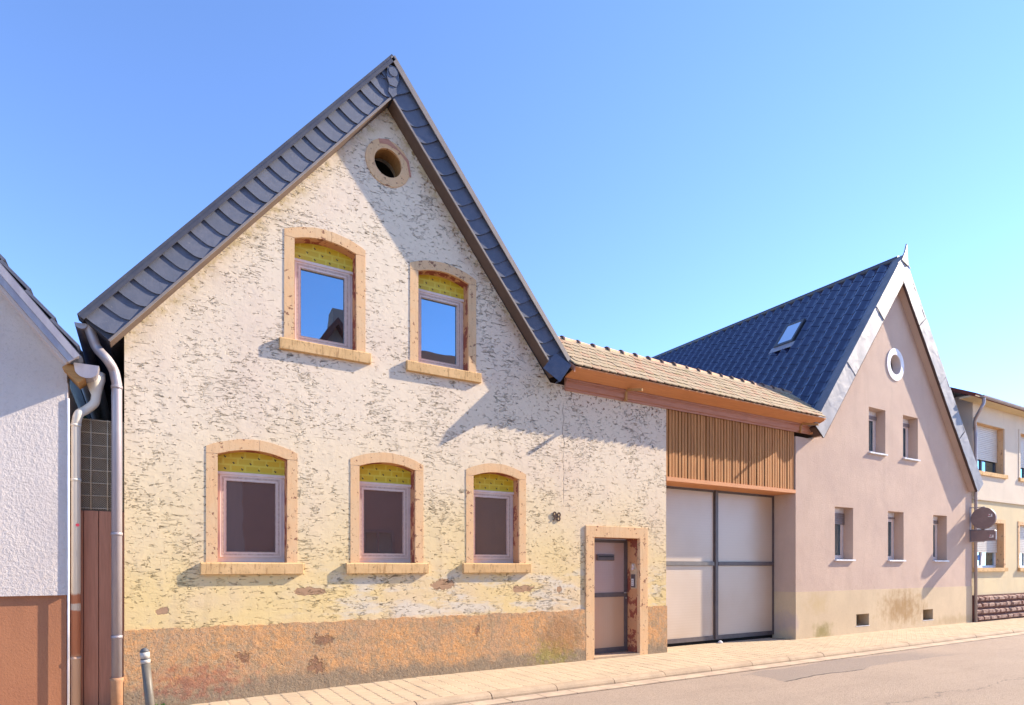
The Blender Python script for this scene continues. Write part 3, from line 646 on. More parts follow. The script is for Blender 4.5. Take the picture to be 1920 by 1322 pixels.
def arch_window(cx, zs, zin, zpk, zfoil, glass_mat, label=None):
    x0, x1 = cx - .408, cx + .408
    # frame (the part) and its sub-parts
    yf = 0.185
    f = MB(); f.prism(rect(x0, x1, zs, zfoil), [rect(x0 + .045, x1 - .045, zs + .075, zfoil - .035)], yf, yf + .07)
    f.box(x0, x1, yf - .03, yf + .0, zfoil - .03, zfoil + .004)
    w_ = f.build('window', 'off_white_window_plastic', house)
    s_ = MB(); s_.prism(rect(x0 + .04, x1 - .04, zs + .07, zfoil - .03), [rect(x0 + .112, x1 - .112, zs + .135, zfoil - .105)], yf - .018, yf + .04)
    s_.build('sash', 'off_white_window_plastic', w_)
    q = MB(); q.prism(rect(x0 + .062, x1 - .062, zs + .092, zfoil - .052), [rect(x0 + .088, x1 - .088, zs + .115, zfoil - .078)], yf - .0195, yf - .017)
    q.prism(rect(x0 + .106, x1 - .106, zs + .129, zfoil - .099), [rect(x0 + .116, x1 - .116, zs + .139, zfoil - .109)], yf - .0205, yf - .015)
    q.build('film_strip', 'protective_film_strip', w_)
    g = MB(); g.add([(x0 + .1, yf + .012, zs + .12), (x1 - .1, yf + .012, zs + .12), (x1 - .1, yf + .012, zfoil - .09), (x0 + .1, yf + .012, zfoil - .09)], [(0, 1, 2, 3)])
    g.build('pane', glass_mat, w_)
    y = MB(); y.prism(arched(x0, x1, zfoil, zin, zpk), [], yf - .012, yf + .05); y.build('foil_strip', 'yellow_bee_print_foil', w_)
    bm_ = MB()
    for r_ in range(3):
        for c_ in range(4):
            bx_ = x0 + .10 + c_ * .20 + (.1 if r_ % 2 else 0); bz = zfoil + .045 + r_ * .075
            if bx_ > x1 - .04: continue
            t = (bx_ - x0) / (x1 - x0)
            if bz > zin + (zpk - zin) * (1 - (2 * t - 1) ** 2) - .03: continue
            bm_.add([(bx_ - .016, yf - .0135, bz + .012), (bx_ + .002, yf - .0135, bz - .014), (bx_ + .018, yf - .0135, bz + .010), (bx_ + .004, yf - .0135, bz + .004), (bx_ - .002, yf - .0135, bz + .018)], [(0, 1, 3, 4), (1, 2, 3)])
    bm_.build('bee_print', 'dark_rubber', w_)
    # stone surround, a ring with depth
    zo = zin + .085
    outer = arched(cx - .535, cx + .535, zs - .02, zo, zo + .13, 14); inner = arched(x0, x1, zs - .021, zin, zpk)
    jit = random.Random(cx)
    outer = [(px_ + jit.uniform(-.004, .004), pz + jit.uniform(-.005, .005)) for px_, pz in outer]
    sr = MB(); sr.prism(outer[::-1][::-1], [], 0, 0) if False else None
    ring = [outer[0]] + [inner[0]] + inner[2:][::-1] + [inner[1]] + outer[1:]
    gj = .0035
    for sx in (-1, 1):
        xa, xb = (cx - .535, x0) if sx < 0 else (x1, cx + .535)
        MB().prism([(xa + jit.uniform(-.004, .004), zs), (xb, zs), (xb, zin - gj), (xa + jit.uniform(-.004, .004), zin - gj)], [], -0.006, 0.03).build('jamb_stone', 'peach_painted_sandstone', w_)
    def lim(pts, xa, xb): return [p for p in pts if xa <= p[0] <= xb]
    def oz(x): t = (x - (cx - .535)) / 1.07; return zo + .13 * (1 - (2 * t - 1) ** 2)
    def iz(x): t = (x - x0) / (x1 - x0); return zin + (zpk - zin) * (1 - (2 * t - 1) ** 2)
    js = (cx - .535, cx + .07, cx + .535)
    for a_, b_ in zip(js[:-1], js[1:]):
        a2 = a_ + (gj if a_ > cx - .5 else 0)
        top = [(a2 + (b_ - a2) * i / 8, oz(a2 + (b_ - a2) * i / 8) + jit.uniform(-.004, .004)) for i in range(9)]
        lo_, hi_ = max(a2, x0), min(b_, x1)
        bot = [(hi_ + (lo_ - hi_) * i / 8, iz(hi_ + (lo_ - hi_) * i / 8)) for i in range(9)]
        if b_ > x1: bot = [(b_, zin + gj)] + [(hi_, zin + gj)] + bot[1:]
        if a2 < x0: bot = bot[:-1] + [(lo_, zin + gj), (a2, zin + gj)]
        MB().prism(top + bot, [], -0.006, 0.03).build('arch_stone', 'peach_painted_sandstone', w_)
    # reveal lining
    rv = MB(); t_ = .03
    outer2 = arched(x0 - t_, x1 + t_, zs - .02, zin + t_, zpk + t_)
    ring2 = [outer2[0]] + [inner[0]] + inner[2:][::-1] + [inner[1]] + outer2[1:]
    rv.prism(ring2, [], 0.031, yf + .08); rv.build('reveal', 'peach_reveal_with_bare_red_stone', w_)
    # sill
    sl_ = MB(); sl_.prism([(0.2, zs - .15), (-.058, zs - .148), (-.06, zs - .012), (-.05, zs - .002), (0.2, zs + .006)][::-1], [], cx - .6, cx + .602, lambda a, b, c: (c, a, b))
    so_ = sl_.build('sill', 'stained_sandstone_sill', w_, bevel=.006)
    return w_
for c in LOW: arch_window(c, 1.648, 2.985, 3.065, 2.79, 'brown_window_glass')
for c in UPP: arch_window(c, 4.548, 5.885, 5.965, 5.70, 'window_glass')

# round attic opening
m = MB(); m.prism(circle(2.945, 7.285, .325, 36), [circle(2.945, 7.285, .2, 28)], -0.014, 0.02)
ro = m.build('round_window', 'peach_painted_sandstone', house)
m = MB(); m.prism(circle(2.945, 7.285, .26, 30), [circle(2.945, 7.285, .2, 28)], 0.021, 0.24); m.build('reveal', 'raw_timber', ro)
m = MB(); m.box(2.4, 3.5, .55, .62, 7.36, 7.44).build('beam', 'red_brown_plank', ro)
m = MB(); m.prism([(2.95, 7.62), (3.25, 7.42), (3.29, 7.2), (3.262, 7.19), (3.22, 7.38), (3.1, 7.5), (2.93, 7.54), (2.82, 7.52), (2.8, 7.58)], [], -0.0155, -0.0142).build('bare_patch', 'reddish_cornice_timber', ro)

# front door
m = MB(); m.prism([(6.437, -.1), (6.621, -.1), (6.621, 2.10), (7.658, 2.10), (7.658, -.1), (7.852, -.1), (7.852, 2.30), (6.437, 2.30)], [], -0.025, 0.05)
ds = m.build('door_surround', 'peach_painted_sandstone', house, bevel=.006)
m = MB(); m.prism([(6.59, -.1), (6.621, -.1), (6.621, 2.10), (7.658, 2.10), (7.658, -.1), (7.69, -.1), (7.69, 2.13), (6.59, 2.13)], [], 0.051, 0.36)
m.build('door_reveal', 'peach_reveal_with_bare_red_stone', ds)
m = MB(); m.box(6.621, 7.658, -0.03, 0.42, -.2, 0.035).build('door_step', 'kerb_concrete', ds)
yd = 0.30
m = MB(); m.prism(rect(6.628, 7.652, .045, 2.085), [rect(6.668, 7.575, .13, 1.045), rect(6.668, 7.575, 1.125, 2.03)], yd, yd + .05)
door = m.build('door', 'gate_frame_metal', house)
MB().box(6.66, 7.58, yd + .014, yd + .03, 1.12, 2.035).build('door_panel', 'checked_door_sheet', door)
MB().box(6.66, 7.58, yd + .014, yd + .03, .12, 1.05).build('door_panel', 'ribbed_door_sheet', door)
m = MB(); m.box(6.93, 7.33, yd - .016, yd + .013, 1.705, 1.815); m.build('letterbox', 'gate_frame_metal', door, bevel=.012)
MB().box(6.96, 7.30, yd - .02, yd - .0165, 1.765, 1.785).build('letter_slot', 'dark_rubber', door)
m = MB(); m.tube([(7.612, yd, 1.12), (7.612, yd - .05, 1.12)], .014, 10); m.tube([(7.612, yd - .05, 1.12), (7.53, yd - .05, 1.12)], .011, 10); m.tube([(7.612, yd - .005, 1.02), (7.612, yd - .02, 1.02)], .016, 12); m.build('handle', 'steel_handle', door)
# intercom and bell light in the right reveal
m = MB(); m.box(7.637, 7.657, .09, .19, 1.215, 1.455); ic = m.build('intercom', 'gate_frame_metal', house, bevel=.004)
MB().box(7.633, 7.6365, .115, .175, 1.245, 1.375).build('button_panel', 'sign_white', ic)
m = MB()
for z in (1.275, 1.31, 1.345): m.box(7.6315, 7.6328, .125, .165, z - .004, z + .002)
m.build('button', 'gate_frame_metal', ic)
m = MB(); m.tube([(7.655, .14, 1.55), (7.62, .14, 1.55), (7.61, .14, 1.55)], [.03, .028, .012], 12); m.tube([(7.64, .14, 1.56), (7.64, .14, 1.635)], .02, 10); m.build('bell_lamp', 'off_white_window_plastic', house)
m = MB(); m.prism([(.055, 1.2), (.215, 1.19), (.22, 1.62), (.18, 1.66), (.10, 1.65), (.05, 1.55)], [], 7.6555, 7.6565, lambda a, b, c: (c, a, b)); m.build('new_mortar_patch', 'beige_plinth_render', house)
# house number
def text(s, name, mat, size, M, parent=None, ext=.006):
    cu = bpy.data.curves.new(name, 'FONT'); cu.body = s; cu.size = size; cu.extrude = ext; cu.align_x = 'CENTER'; cu.align_y = 'CENTER'; cu.offset = size * .012
    tmp = bpy.data.objects.new(name, cu); C.objects.link(tmp)
    me = bpy.data.meshes.new_from_object(tmp.evaluated_get(bpy.context.evaluated_depsgraph_get())); bpy.data.objects.remove(tmp); bpy.data.curves.remove(cu)
    me.materials.clear(); me.materials.append(MAT[mat]); o = bpy.data.objects.new(name, me); C.objects.link(o); o.matrix_world = M
    if parent: o.parent = parent
    return o
text('98', 'house_number', 'dark_brown_timber', .21, Matrix.Translation((5.835, -.014, 2.415)) @ Matrix.Rotation(R(90), 4, 'X') @ Matrix.Rotation(R(-6), 4, 'Z') @ Matrix.Scale(.8, 4, (1, 0, 0)), house)

# ------------------------------------------------------------------ 2: gateway with tiled roof
gate = thing('gateway', 'tiled roof gateway with timber battens above pale translucent double gate', 'gateway')
ZE, YE = 4.835, -0.37; SLG = R(39.5)
# carcass of the roof
m = MB(); m.prism([(YE + .10, ZE + .02), (0.6, 5.60), (1.60, ZE - .05), (1.56, ZE - .09), (0.6, 5.54), (YE + .12, ZE - .01)], [], 5.98, 12.72, lambda a, b, c: (c, a, b)); m.build('roof_deck', 'dark_brown_timber', gate)
# plain tiles, one object each
TW, TG = 0.178, 0.168
def tile_mb():
    w_, L_ = TW - .006, .30; k = 6
    out = [(-w_ / 2, .045)] + [(-w_ / 2 * math.cos(math.pi * i / k), .045 - .045 * math.sin(math.pi * i / k)) for i in range(1, k)] + [(w_ / 2, .045), (w_ / 2, L_), (-w_ / 2, L_)]
    K = len(out); m = MB()
    vs = [(a, b, .019) for a, b in out] + [(a, b, 0) for a, b in out]
    return m.add(vs, [tuple(range(K)), tuple(range(K, 2 * K))[::-1]] + [(i, i + K, (i + 1) % K + K, (i + 1) % K) for i in range(K)])
tme = tile_mb().mesh('roof_tile', 'weathered_plain_tile')
B = Matrix.Translation((0, YE - .03, ZE - .022)) @ Matrix.Rotation(SLG, 4, 'X')
rows = 7
for r_ in range(rows):
    for i in range(38):
        x = 6.02 + TW * (i + (.5 if r_ % 2 else 0))
        if x > 12.72: continue
        M = Matrix.Translation((x, 0, 0)) @ B @ Matrix.Translation((0, r_ * TG + random.uniform(-.008, .008), .018 + random.uniform(0, .006))) @ Matrix.Rotation(R(-3.2 + random.uniform(-.8, .8)), 4, 'X') @ Matrix.Rotation(R(random.uniform(-1.5, 1.5)), 4, 'Z')
        inst('roof_tile', tme, gate, M)
# ridge tiles
def ridge_mb():
    m = MB(); k = 8; secs = [(0, .098), (.03, .098), (.032, .085), (.36, .072)]
    vs = []
    for (xx, rr) in secs:
        for i in range(k + 1):
            a = math.pi * i / k; vs.append((xx, rr * math.cos(a), rr * math.sin(a)))
    fs = []
    for j in range(len(secs) - 1):
        for i in range(k): a = j * (k + 1) + i; fs.append((a, a + k + 1, a + k + 2, a + 1))
    m.add(vs, fs, True); m.add([vs[i] for i in range(k + 1)], [tuple(range(k + 1))]); return m
rme = ridge_mb().mesh('ridge_tile', 'terracotta_ridge_tile')
def collar_mb():
    m = MB(); k = 8; vs = []
    for rr, xx in ((.102, -.012), (.062, -.014), (.102, .022)):
        for i in range(k + 1):
            a = math.pi * i / k; vs.append((xx, rr * math.cos(a), rr * math.sin(a)))
    fs = [(i, i + 1, i + k + 2, i + k + 1) for i in range(k)] + [(i, 2 * (k + 1) + i, 2 * (k + 1) + i + 1, i + 1) for i in range(k)]
    return m.add(vs, fs)
cme = collar_mb().mesh('ridge_collar', 'dark_collar')
for i in range(20):
    o = inst('ridge_tile', rme, gate, Matrix.Translation((6.02 + i * .342, .6, 5.60 + random.uniform(-.006, .006))) @ Matrix.Rotation(R(random.uniform(-1.5, 1.5)), 4, 'Z') @ Matrix.Rotation(R(random.uniform(-1, 1.5)), 4, 'Y'))
    inst('ridge_collar', cme, o)
# barge board at the left end, next to the slate verge
m = MB(); m.prism([(YE, ZE - .10), (YE, ZE + .0), (0.6, 5.62), (0.6, 5.52)], [], 5.93, 5.955, lambda a, b, c: (c, a, b)); m.build('barge_board', 'reddish_cornice_timber', gate)
# cornice
m = MB(); m.box(5.95, 12.72, YE - .02, -.092, ZE - .030, ZE - .010)
m.v = [(x, y, z + (-.085 if y > -.2 else .0)) for x, y, z in m.v]; m.build('soffit_board', 'orange_painted_timber', gate)
m = MB()
for (y0, z0, z1) in ((-.020, 4.535, 4.575), (-.045, 4.575, 4.665), (-.058, 4.665, 4.685), (-.075, 4.688, 4.725), (-.10, 4.728, 4.745)):
    m.box(6.0, 12.70, y0, -0.001, z0, z1)
m.build('cornice_moulding', 'reddish_cornice_timber', gate)
m = MB(); m.prism([(0, 4.54), (-.06, 4.54), (-.10, 4.70), (YE + .03, ZE - .05), (YE + .03, ZE - .02), (0, ZE + .2)], [], 12.72, 12.745, lambda a, b, c: (c, a, b)); m.build('cornice_end', 'orange_painted_timber', gate)
for bx_ in (21.2 - 13.897, 12.31):
    m = MB(); m.obox((bx_ - .015, -.47, 4.60), (.03, 0, 0), (0, .42, .10), (0, 0, .045))
    m.box(bx_ - .022, bx_ + .022, -.075, -.03, 4.53, 4.70); m.build('bracket', 'raw_timber', gate)
# wood wall over the gate
MB().box(8.336, 12.215, .05, .09, 3.27, 4.60).build('batten_backing', 'dark_batten_backing', gate)
m = MB(); m.box(8.336, 12.215, -.005, .53, 3.20, 3.275); m.build('lintel', 'orange_painted_timber', gate)
nb = 46; bw = 3.875 / nb
bme = MB().box(0, bw * .68, 0, .035, 0, 1.26).mesh('batten', 'stained_batten')
for i in range(nb):
    inst('batten', bme, gate, Matrix.Translation((8.34 + i * bw, .012 + (.008 if i % 3 == 0 else 0) + random.uniform(-.003, .003), 3.277)))
# gate leaves
yg = .53
def leaf(x0, x1, railmat, label=None):
    f = MB(); f.prism(rect(x0, x1, .06, 3.195), [rect(x0 + .055, x1 - .055, .15, 1.615), rect(x0 + .055, x1 - .055, 1.70, 3.15)], yg, yg + .05)
    lo = f.build('gate_leaf', 'gate_frame_metal', gate)
    for (z0, z1) in ((.14, 1.62), (1.69, 3.16)):
        MB().box(x0 + .045, x1 - .045, yg + .015, yg + .03, z0, z1).build('gate_sheet', 'ribbed_gate_sheet', lo)
    MB().box(x0 + .055, x1 - .055, yg - .022, yg - .001, 1.622, 1.692).build('gate_rail', railmat, lo)
    return lo
leaf(8.34, 10.285, 'gate_rail_sunlit'); leaf(10.30, 12.212, 'gate_frame_metal')
MB().box(10.255, 10.335, yg - .03, yg - .002, .07, 3.19).build('meeting_stile', 'gate_frame_metal', gate)
m = MB(); m.tube([(10.30, .42, -.0), (10.30, .42, .03), (10.30, .42, .05)], [.05, .045, .02], 12); m.build('gate_stop', 'white_trim_paint', gate)
MB().box(8.338, 12.21, .58, .62, -.1, 3.19).build('unlit_yard_sheet', 'interior_dark', gate)  # near-black sheet in place of the shaded yard

# ------------------------------------------------------------------ 3: pink house
pink = thing('gabled_house', 'pink rendered gabled house with dark blue tiled roof and narrow windows', 'house')
PAX, PTOP, PS, PXL, PXR, PW = 16.25, 9.33, 1.272, 12.26, 20.371, 8.80
UPW = [15.453, 17.016]; GRW = [14.05, 16.31, 18.551]
hl = [rect(c - .37, c + .37, 4.355, 5.48) for c in UPW] + [rect(c - .37, c + .37, 1.735, 2.985) for c in GRW] + [circle(16.27, 6.695, .27)]
m = MB(); m.prism([(12.222, 1.035), (PXR, 1.035), (PXR, 4.25), (PAX + .05, 8.82), (12.80, 4.45), (12.222, 4.45)][:], hl, 0.0, .4)
m.box(12.222, 12.55, .4, 10.4, 1.035, 4.3).box(20.1, PXR, .4, 10.4, 1.035, 4.0).box(12.222, PXR, 10.4, 10.7, 1.035, 4.0)
m.build('wall', 'pink_stucco', pink)
vents = [rect(14.54, 15.08, .177, .456), rect(17.63, 18.15, .177, .456)]
m = MB(); m.prism(rect(12.215, PXR + .008, -.2, 1.035), vents, -.008, .4); m.box(12.215, 12.55, .4, 10.4, -.2, 1.035).box(20.1, PXR + .008, .4, 10.4, -.2, 1.035)
m.build('plinth', 'beige_plinth_render', pink)
for v in vents:
    x0, x1 = v[0][0], v[1][0]
    vo = MB().box(x0 - .01, x1 + .01, .28, .30, .17, .46).build('cellar_vent', 'interior_dark', pink)  # back of the vent, its shade put into the colour
    MB().box(x0 - .02, x1 + .02, -.014, .06, .162, .177).build('vent_sill', 'white_metal_sill', vo)
def pink_window(cx, z0, z1, hs, cur=False):
    x0, x1 = cx - .37, cx + .37; y = .24
    f = MB(); f.prism(rect(x0, x1, z0, z1 - .12), [rect(x0 + .10, x1 - .10, z0 + .11, z1 - .22)], y, y + .07); f.box(x0, x1, y - .01, y + .06, z1 - .12, z1)
    w_ = f.build('window', 'white_trim_paint', pink)
    MB().prism(rect(x0 + .06, x1 - .06, z0 + .06, z1 - .17), [rect(x0 + .13, x1 - .13, z0 + .13, z1 - .24)], y - .015, y).build('sash', 'off_white_window_plastic', w_)
    g = MB(); g.add([(x0 + .09, y + .02, z0 + .1), (x1 - .09, y + .02, z0 + .1), (x1 - .09, y + .02, z1 - .21), (x0 + .09, y + .02, z1 - .21)], [(0, 1, 2, 3)]); g.build('pane', 'window_glass', w_)
    s_ = MB(); k = max(1, int(hs / .045))
    for i in range(k): s_.box(x0 + .01, x1 - .01, y - .035, y - .017, z1 - .12 - (i + 1) * .045 + .004, z1 - .12 - i * .045)
    s_.build('roller_slat_curtain', 'grey_shutter', w_)
    MB().box(x0 - .02, x1 + .02, -.055, y + .01, z0 - .008, z0 + .028).build('sill', 'white_metal_sill', w_)
pink_window(UPW[0], 4.355, 5.48, .09); pink_window(UPW[1], 4.355, 5.48, .09)
pink_window(GRW[0], 1.735, 2.985, .30); pink_window(GRW[1], 1.735, 2.985, .05); pink_window(GRW[2], 1.735, 2.985, .09)
m = MB(); m.prism(circle(16.27, 6.695, .40, 40, .41), [circle(16.27, 6.695, .25, 30)], -.02, .0)
rw = m.build('round_window', 'white_trim_paint', pink, bevel=.01)
m = MB(); m.prism(circle(16.27, 6.695, .28, 30), [circle(16.27, 6.695, .25, 30)], .001, .22); m.build('reveal', 'white_smooth_render', rw)
m = MB(); m.prism(circle(16.27, 6.695, .26, 30), [circle(16.27, 6.695, .19, 30)], .19, .22); m.build('frame', 'dark_coated_metal', rw)
m = MB(); m.prism(circle(16.27, 6.695, .2, 30), [], .205, .21); m.build('pane', 'skylight_glass', rw)
# roof
pd = Vector((1, 0, PS)).normalized(); pn = Vector((PS, 0, -1)).normalized()
def linep(x, top=PTOP): return top - PS * abs(x - PAX)
PLX, PRX = 12.63, 20.46
PT = .26
m = MB(); pl = [(PLX, linep(PLX)), (PLX + pn.x * PT, linep(PLX) + pn.z * PT), (PAX, PTOP - PT / abs(pn.z)), (PRX - pn.x * PT, linep(PRX) + pn.z * PT), (PRX, linep(PRX)), (PAX, PTOP)]
m.prism([(x, z - .07) for x, z in pl], [], -.20, 10.9); m.build('roof', 'dark_brown_timber', pink)
def pframe(side, x0):
    if side == 'L': ex = Vector((pd.x, 0, pd.z)); ez = Vector((-pn.x, 0, -pn.z))
    else: ex = Vector((-pd.x, 0, pd.z)); ez = Vector((pn.x, 0, -pn.z))
    p = Vector((x0, 0, linep(x0))); ey = Vector((0, -1, 0))
    M = Matrix((ex.to_4d(), ey.to_4d(), ez.to_4d(), p.to_4d())).transposed()
    for i in range(3): M[3][i] = 0
    M[3][3] = 1; return M
# glazed S tiles
CW, CL = .30, .36
def pan_mb():
    m = MB(); k = 10; out = []
    for i in range(k + 1):
        t = i / k; out.append((t * CW, .062 * (0.5 + 0.5 * math.cos(2 * math.pi * t)) ** 1.15 - .012))
    vs = [(-.0, -y, z + .009) for y, z in out] + [(CL + .04, -y, z) for y, z in out] + [(0.0, -y, z + .004) for y, z in out]
    K = k + 1
    fs = [(i, i + K, i + K + 1, i + 1) for i in range(k)]
    m.add(vs, fs, True)
    m.add([v for v in vs[:K]] + [v for v in vs[2 * K:]], [(i, i + 1, i + K + 1, i + K) for i in range(k)])
    return m
pme2 = pan_mb().mesh('roof_tile', 'glazed_blue_black_tile')
FL = pframe('L', PLX)
nrow = int((PAX - PLX) / pd.x / CL); cl = (PAX - PLX) / pd.x / nrow
cellsT = []
SKY = (6.0 - 3.9,)  # skylight columns are cut below
sx0, sx1, sy0, sy1 = 3.62, 4.50, 1.88, 2.40     # skylight hole: along slope, along depth
for r_ in range(nrow):
    for c_ in range(35):
        a = r_ * cl; y = -.015 + c_ * CW
        if a + cl * .6 > sx0 and a + cl * .4 < sx1 and y + CW * .6 > sy0 and y + CW * .4 < sy1: continue
        cellsT.append((a, y))
def vis(c):
    p = FL @ Vector((c[0], -c[1], 0)); d = (p - Vector((0, CAMY, 1.6))).length
    hidden = (p.z < 5.62 + (p.y - .6) * .5 and p.y > .35)     # behind the gateway roof
    return (1 if hidden else 0, d)
cellsT.sort(key=vis)
rest = MB(); base_ = pan_mb()
for i, c in enumerate(cellsT):
    M = FL @ Matrix.Translation((c[0], -c[1], .0)) @ Matrix.Scale(cl / CL, 4, (1, 0, 0))
    if i < 298: inst('roof_tile', pme2, pink, M)
    else:
        vs = [M @ Vector(v) for v in base_.v]; k = len(rest.v); rest.v += [tuple(v) for v in vs]; rest.f += [tuple(k + j for j in f) for f in base_.f]; rest.smooth += base_.smooth
o = rest.build('roof_tile_field', 'glazed_blue_black_tile', pink); o['kind'] = 'stuff'
# right slope, unseen from here but there
m = MB(); m.box(0, (PRX - PAX) / pd.x, -10.8, .18, -.05, .03); apply(m, pframe('R', PRX)); m.build('rear_roof_slope', 'glazed_blue_black_tile', pink)
m = MB(); m.tube([(PAX, -.1, PTOP + .0), (PAX, 10.8, PTOP + .0)], .075, 12); m.build('ridge_cap', 'dark_coated_metal', pink)
# skylight
m = MB(); m.prism(rect(sx0 - .02, sx1 + .02, -sy1 - .02, -sy0 + .02), [rect(sx0 + .07, sx1 - .05, -sy1 + .045, -sy0 - .045)], .0, .085, lambda a, b, c: (a, b, c)); apply(m, FL); sk = m.build('skylight', 'dark_coated_metal', pink)
m = MB(); m.box(sx0 + .05, sx1 - .03, -sy1 + .03, -sy0 - .03, .065, .075); apply(m, FL); m.build('pane', 'skylight_glass', sk)
m = MB(); m.box(sx0 - .22, sx0 - .02, -sy1 - .1, -sy0 + .1, .045, .055); apply(m, FL); m.build('apron_flashing', 'zinc_pipe', sk)
# zinc verge
for side, x0, Lr in (('L', PLX, (PAX - PLX) / pd.x), ('R', PRX, (PRX - PAX) / pd.x)):
    F = pframe(side, x0); ns = 3 if side == 'L' else 4; seg = (Lr + .0) / ns
    for i in range(ns):
        z = MB(); a0, a1 = i * seg - (.06 if i == 0 else 0), (i + 1) * seg
        # slightly buckled sheet
        kx = 14
        for (yy, w0, w1) in ((.225 - .004 * (i % 2), -.40, .03),):
            vs = []; 
            for j in range(kx + 1):
                a = a0 + (a1 - a0) * j / kx
                top = .05; bot = -.38
                if side == 'L' or True:
                    if i == ns - 1: bot_lim = -(Lr - a) / PS if a > Lr - .52 else bot; bot = max(bot, bot_lim) if a > Lr - .52 else bot
                for q in range(5):
                    wv = top + (bot - top) * q / 4
                    vs.append((a, yy + .006 * math.sin(a * 9 + q) * (1 if 0 < q < 4 else .2) + random.uniform(-.002, .002), wv))
            fs = [(j * 5 + q, j * 5 + q + 1, (j + 1) * 5 + q + 1, (j + 1) * 5 + q) for j in range(kx) for q in range(4)]
            z.add(vs, fs, True)
        z.box(a0, a1, -.01, .222, .01, .05); z.box(a1 - .012, a1, .2225, .235, -.38, .034)
        apply(z, F); zo = z.build('verge_sheet', 'zinc_sheet', pink)
    u = MB(); l2 = Lr - .37 * PS
    u.box(-.03, l2, .17, .215, -.405, -.31); apply(u, F); u.build('verge_edge_board', 'dark_brown_timber', pink)
    u = MB(); u.box(-.03, l2 + .05, -.0, .17, -.355, -.33); apply(u, F); u.build('verge_soffit', 'pink_stucco', pink)
# pointed sheet finial at the apex
m = MB(); m.prism([(PAX - .13, PTOP - .12), (PAX + .16, PTOP - .20), (PAX + .075, PTOP + .34), (PAX + .02, PTOP + .12)], [], -.245, -.21)
m.v = [(x + (.03 if z > PTOP + .2 else 0), y, z) for x, y, z in m.v]; m.build('apex_sheet', 'zinc_sheet', pink)
# lead flashing where the gateway roof meets the tiles
m = MB(); m.box(.05, .5, -.42, -.02, .06, .07); apply(m, FL); m.build('valley_flashing', 'zinc_pipe', pink)

# ------------------------------------------------------------------ 4: cream house with shutters
cream = thing('street_house', 'cream two storey house with roller shutters and red stone base', 'house')
CWN = [(20.53, 22.40), (23.52, 25.38), (27.0, 28.85)]
hl = [rect(a, b, 4.37, 5.77) for a, b in CWN] + [rect(a, b, 1.56, 2.90) for a, b in CWN]
m = MB(); m.prism(rect(20.382, 33, -.1, 3.55), [h for h in hl if h[0][1] < 3], 0, .35).build('lower_wall', 'cream_yellow_stucco', cream)
m = MB(); m.prism(rect(20.382, 33, 3.551, 6.55), [h for h in hl if h[0][1] > 3], -.02, .35); m.box(32.6, 33, .35, 9, -.1, 6.55).box(20.382, 20.7, .35, 9, -.1, 6.55).box(20.382, 33, 9, 9.3, -.1, 6.55).build('upper_wall', 'pale_upper_stucco', cream)
MB().box(20.382, 33, -.045, -.021, 3.53, 3.60).build('string_course', 'pale_upper_stucco', cream)
for (a, b) in CWN:
    for (z0, z1, zb) in ((4.37, 5.77, 4.77), (1.56, 2.90, 2.02)):
        y = .15
        f = MB(); f.prism(rect(a, b, z0, zb + .1), [rect(a + .07, (a + b) / 2 - .04, z0 + .07, zb + .09), rect((a + b) / 2 + .04, b - .07, z0 + .07, zb + .09)], y + .04, y + .09)
        w_ = f.build('window', 'dark_coated_metal' if z0 > 4 else 'white_trim_paint', cream)
        g = MB(); g.add([(a, y + .07, z0), (b, y + .07, z0), (b, y + .07, zb + .1), (a, y + .07, zb + .1)], [(0, 1, 2, 3)]); g.build('pane', 'window_glass', w_)
        s_ = MB(); zz = zb
        while zz < z1 - .01: s_.box(a + .02, b - .02, y, y + .02, zz, min(zz + .048, z1)); zz += .056
        s_.build('roller_slat_curtain', 'shutter_slats', w_)
        MB().box(a + .02, b - .02, y + .022, y + .03, zb, z1).build('slat_backing', 'grey_shutter', w_)
        MB().box(a - .12, b + .14, -.075, y + .02, z0 - .11, z0 - .0).build('sill', 'stained_sandstone_sill', w_)
        yo = -.035 if z0 > 4 else -.018
        r_ = MB(); mt = (z0 > 4)
        r_.prism([(a - .11, z0), (a, z0), (a, z1), (b, z1), (b, z0), (b + .11, z0), (b + .11, z1 + .11), (a - .11, z1 + .11)], [], yo, .0 if z0 < 3 else -.0205); r_.build('surround', 'peach_painted_sandstone' if z0 < 3 else 'pale_upper_stucco', w_)
        r_ = MB(); r_.box(b - .004, b + .02, .002, y + .04, z0, z1).box(a, b, .002, y + .04, z1 - .004, z1 + .01); r_.build('reveal', 'peach_painted_sandstone', w_)
MB().prism(circle(21.35, 1.86, .085, 16), [], .212, .216).build('window_sticker', 'sticker_blue', cream)
# rusticated base, stone by stone
MB().box(20.384, 33, -.05, -.001, -.1, .77).build('base_bed', 'dark_mortar', cream)
z = .01
for row in range(4):
    x = 20.40 + random.uniform(0, .1) - (.1 if row % 2 else 0); hh = .175
    while x < 29:
        ww = random.uniform(.24, .46); x0 = max(x, 20.4)
        if x + ww - x0 > .08:
            m = MB(); g = .018; yb = -.052; yt = -.10 - random.uniform(0, .035); i_ = .035
            zz0, zz1 = z + g, z + hh - g + random.uniform(-.01, .01)
            vs = [(x0 + g, yb, zz0), (x + ww - g, yb, zz0), (x + ww - g, yb, zz1), (x0 + g, yb, zz1), (x0 + g + i_, yt, zz0 + i_), (x + ww - g - i_, yt + random.uniform(-.02, .02), zz0 + i_), (x + ww - g - i_, yt + random.uniform(-.02, .02), zz1 - i_), (x0 + g + i_, yt, zz1 - i_)]
            m.add(vs, [(4, 5, 6, 7), (0, 1, 5, 4), (1, 2, 6, 5), (2, 3, 7, 6), (3, 0, 4, 7)]); m.build('stone', 'rusticated_red_stone', cream)
        x += ww
    z += hh + .012
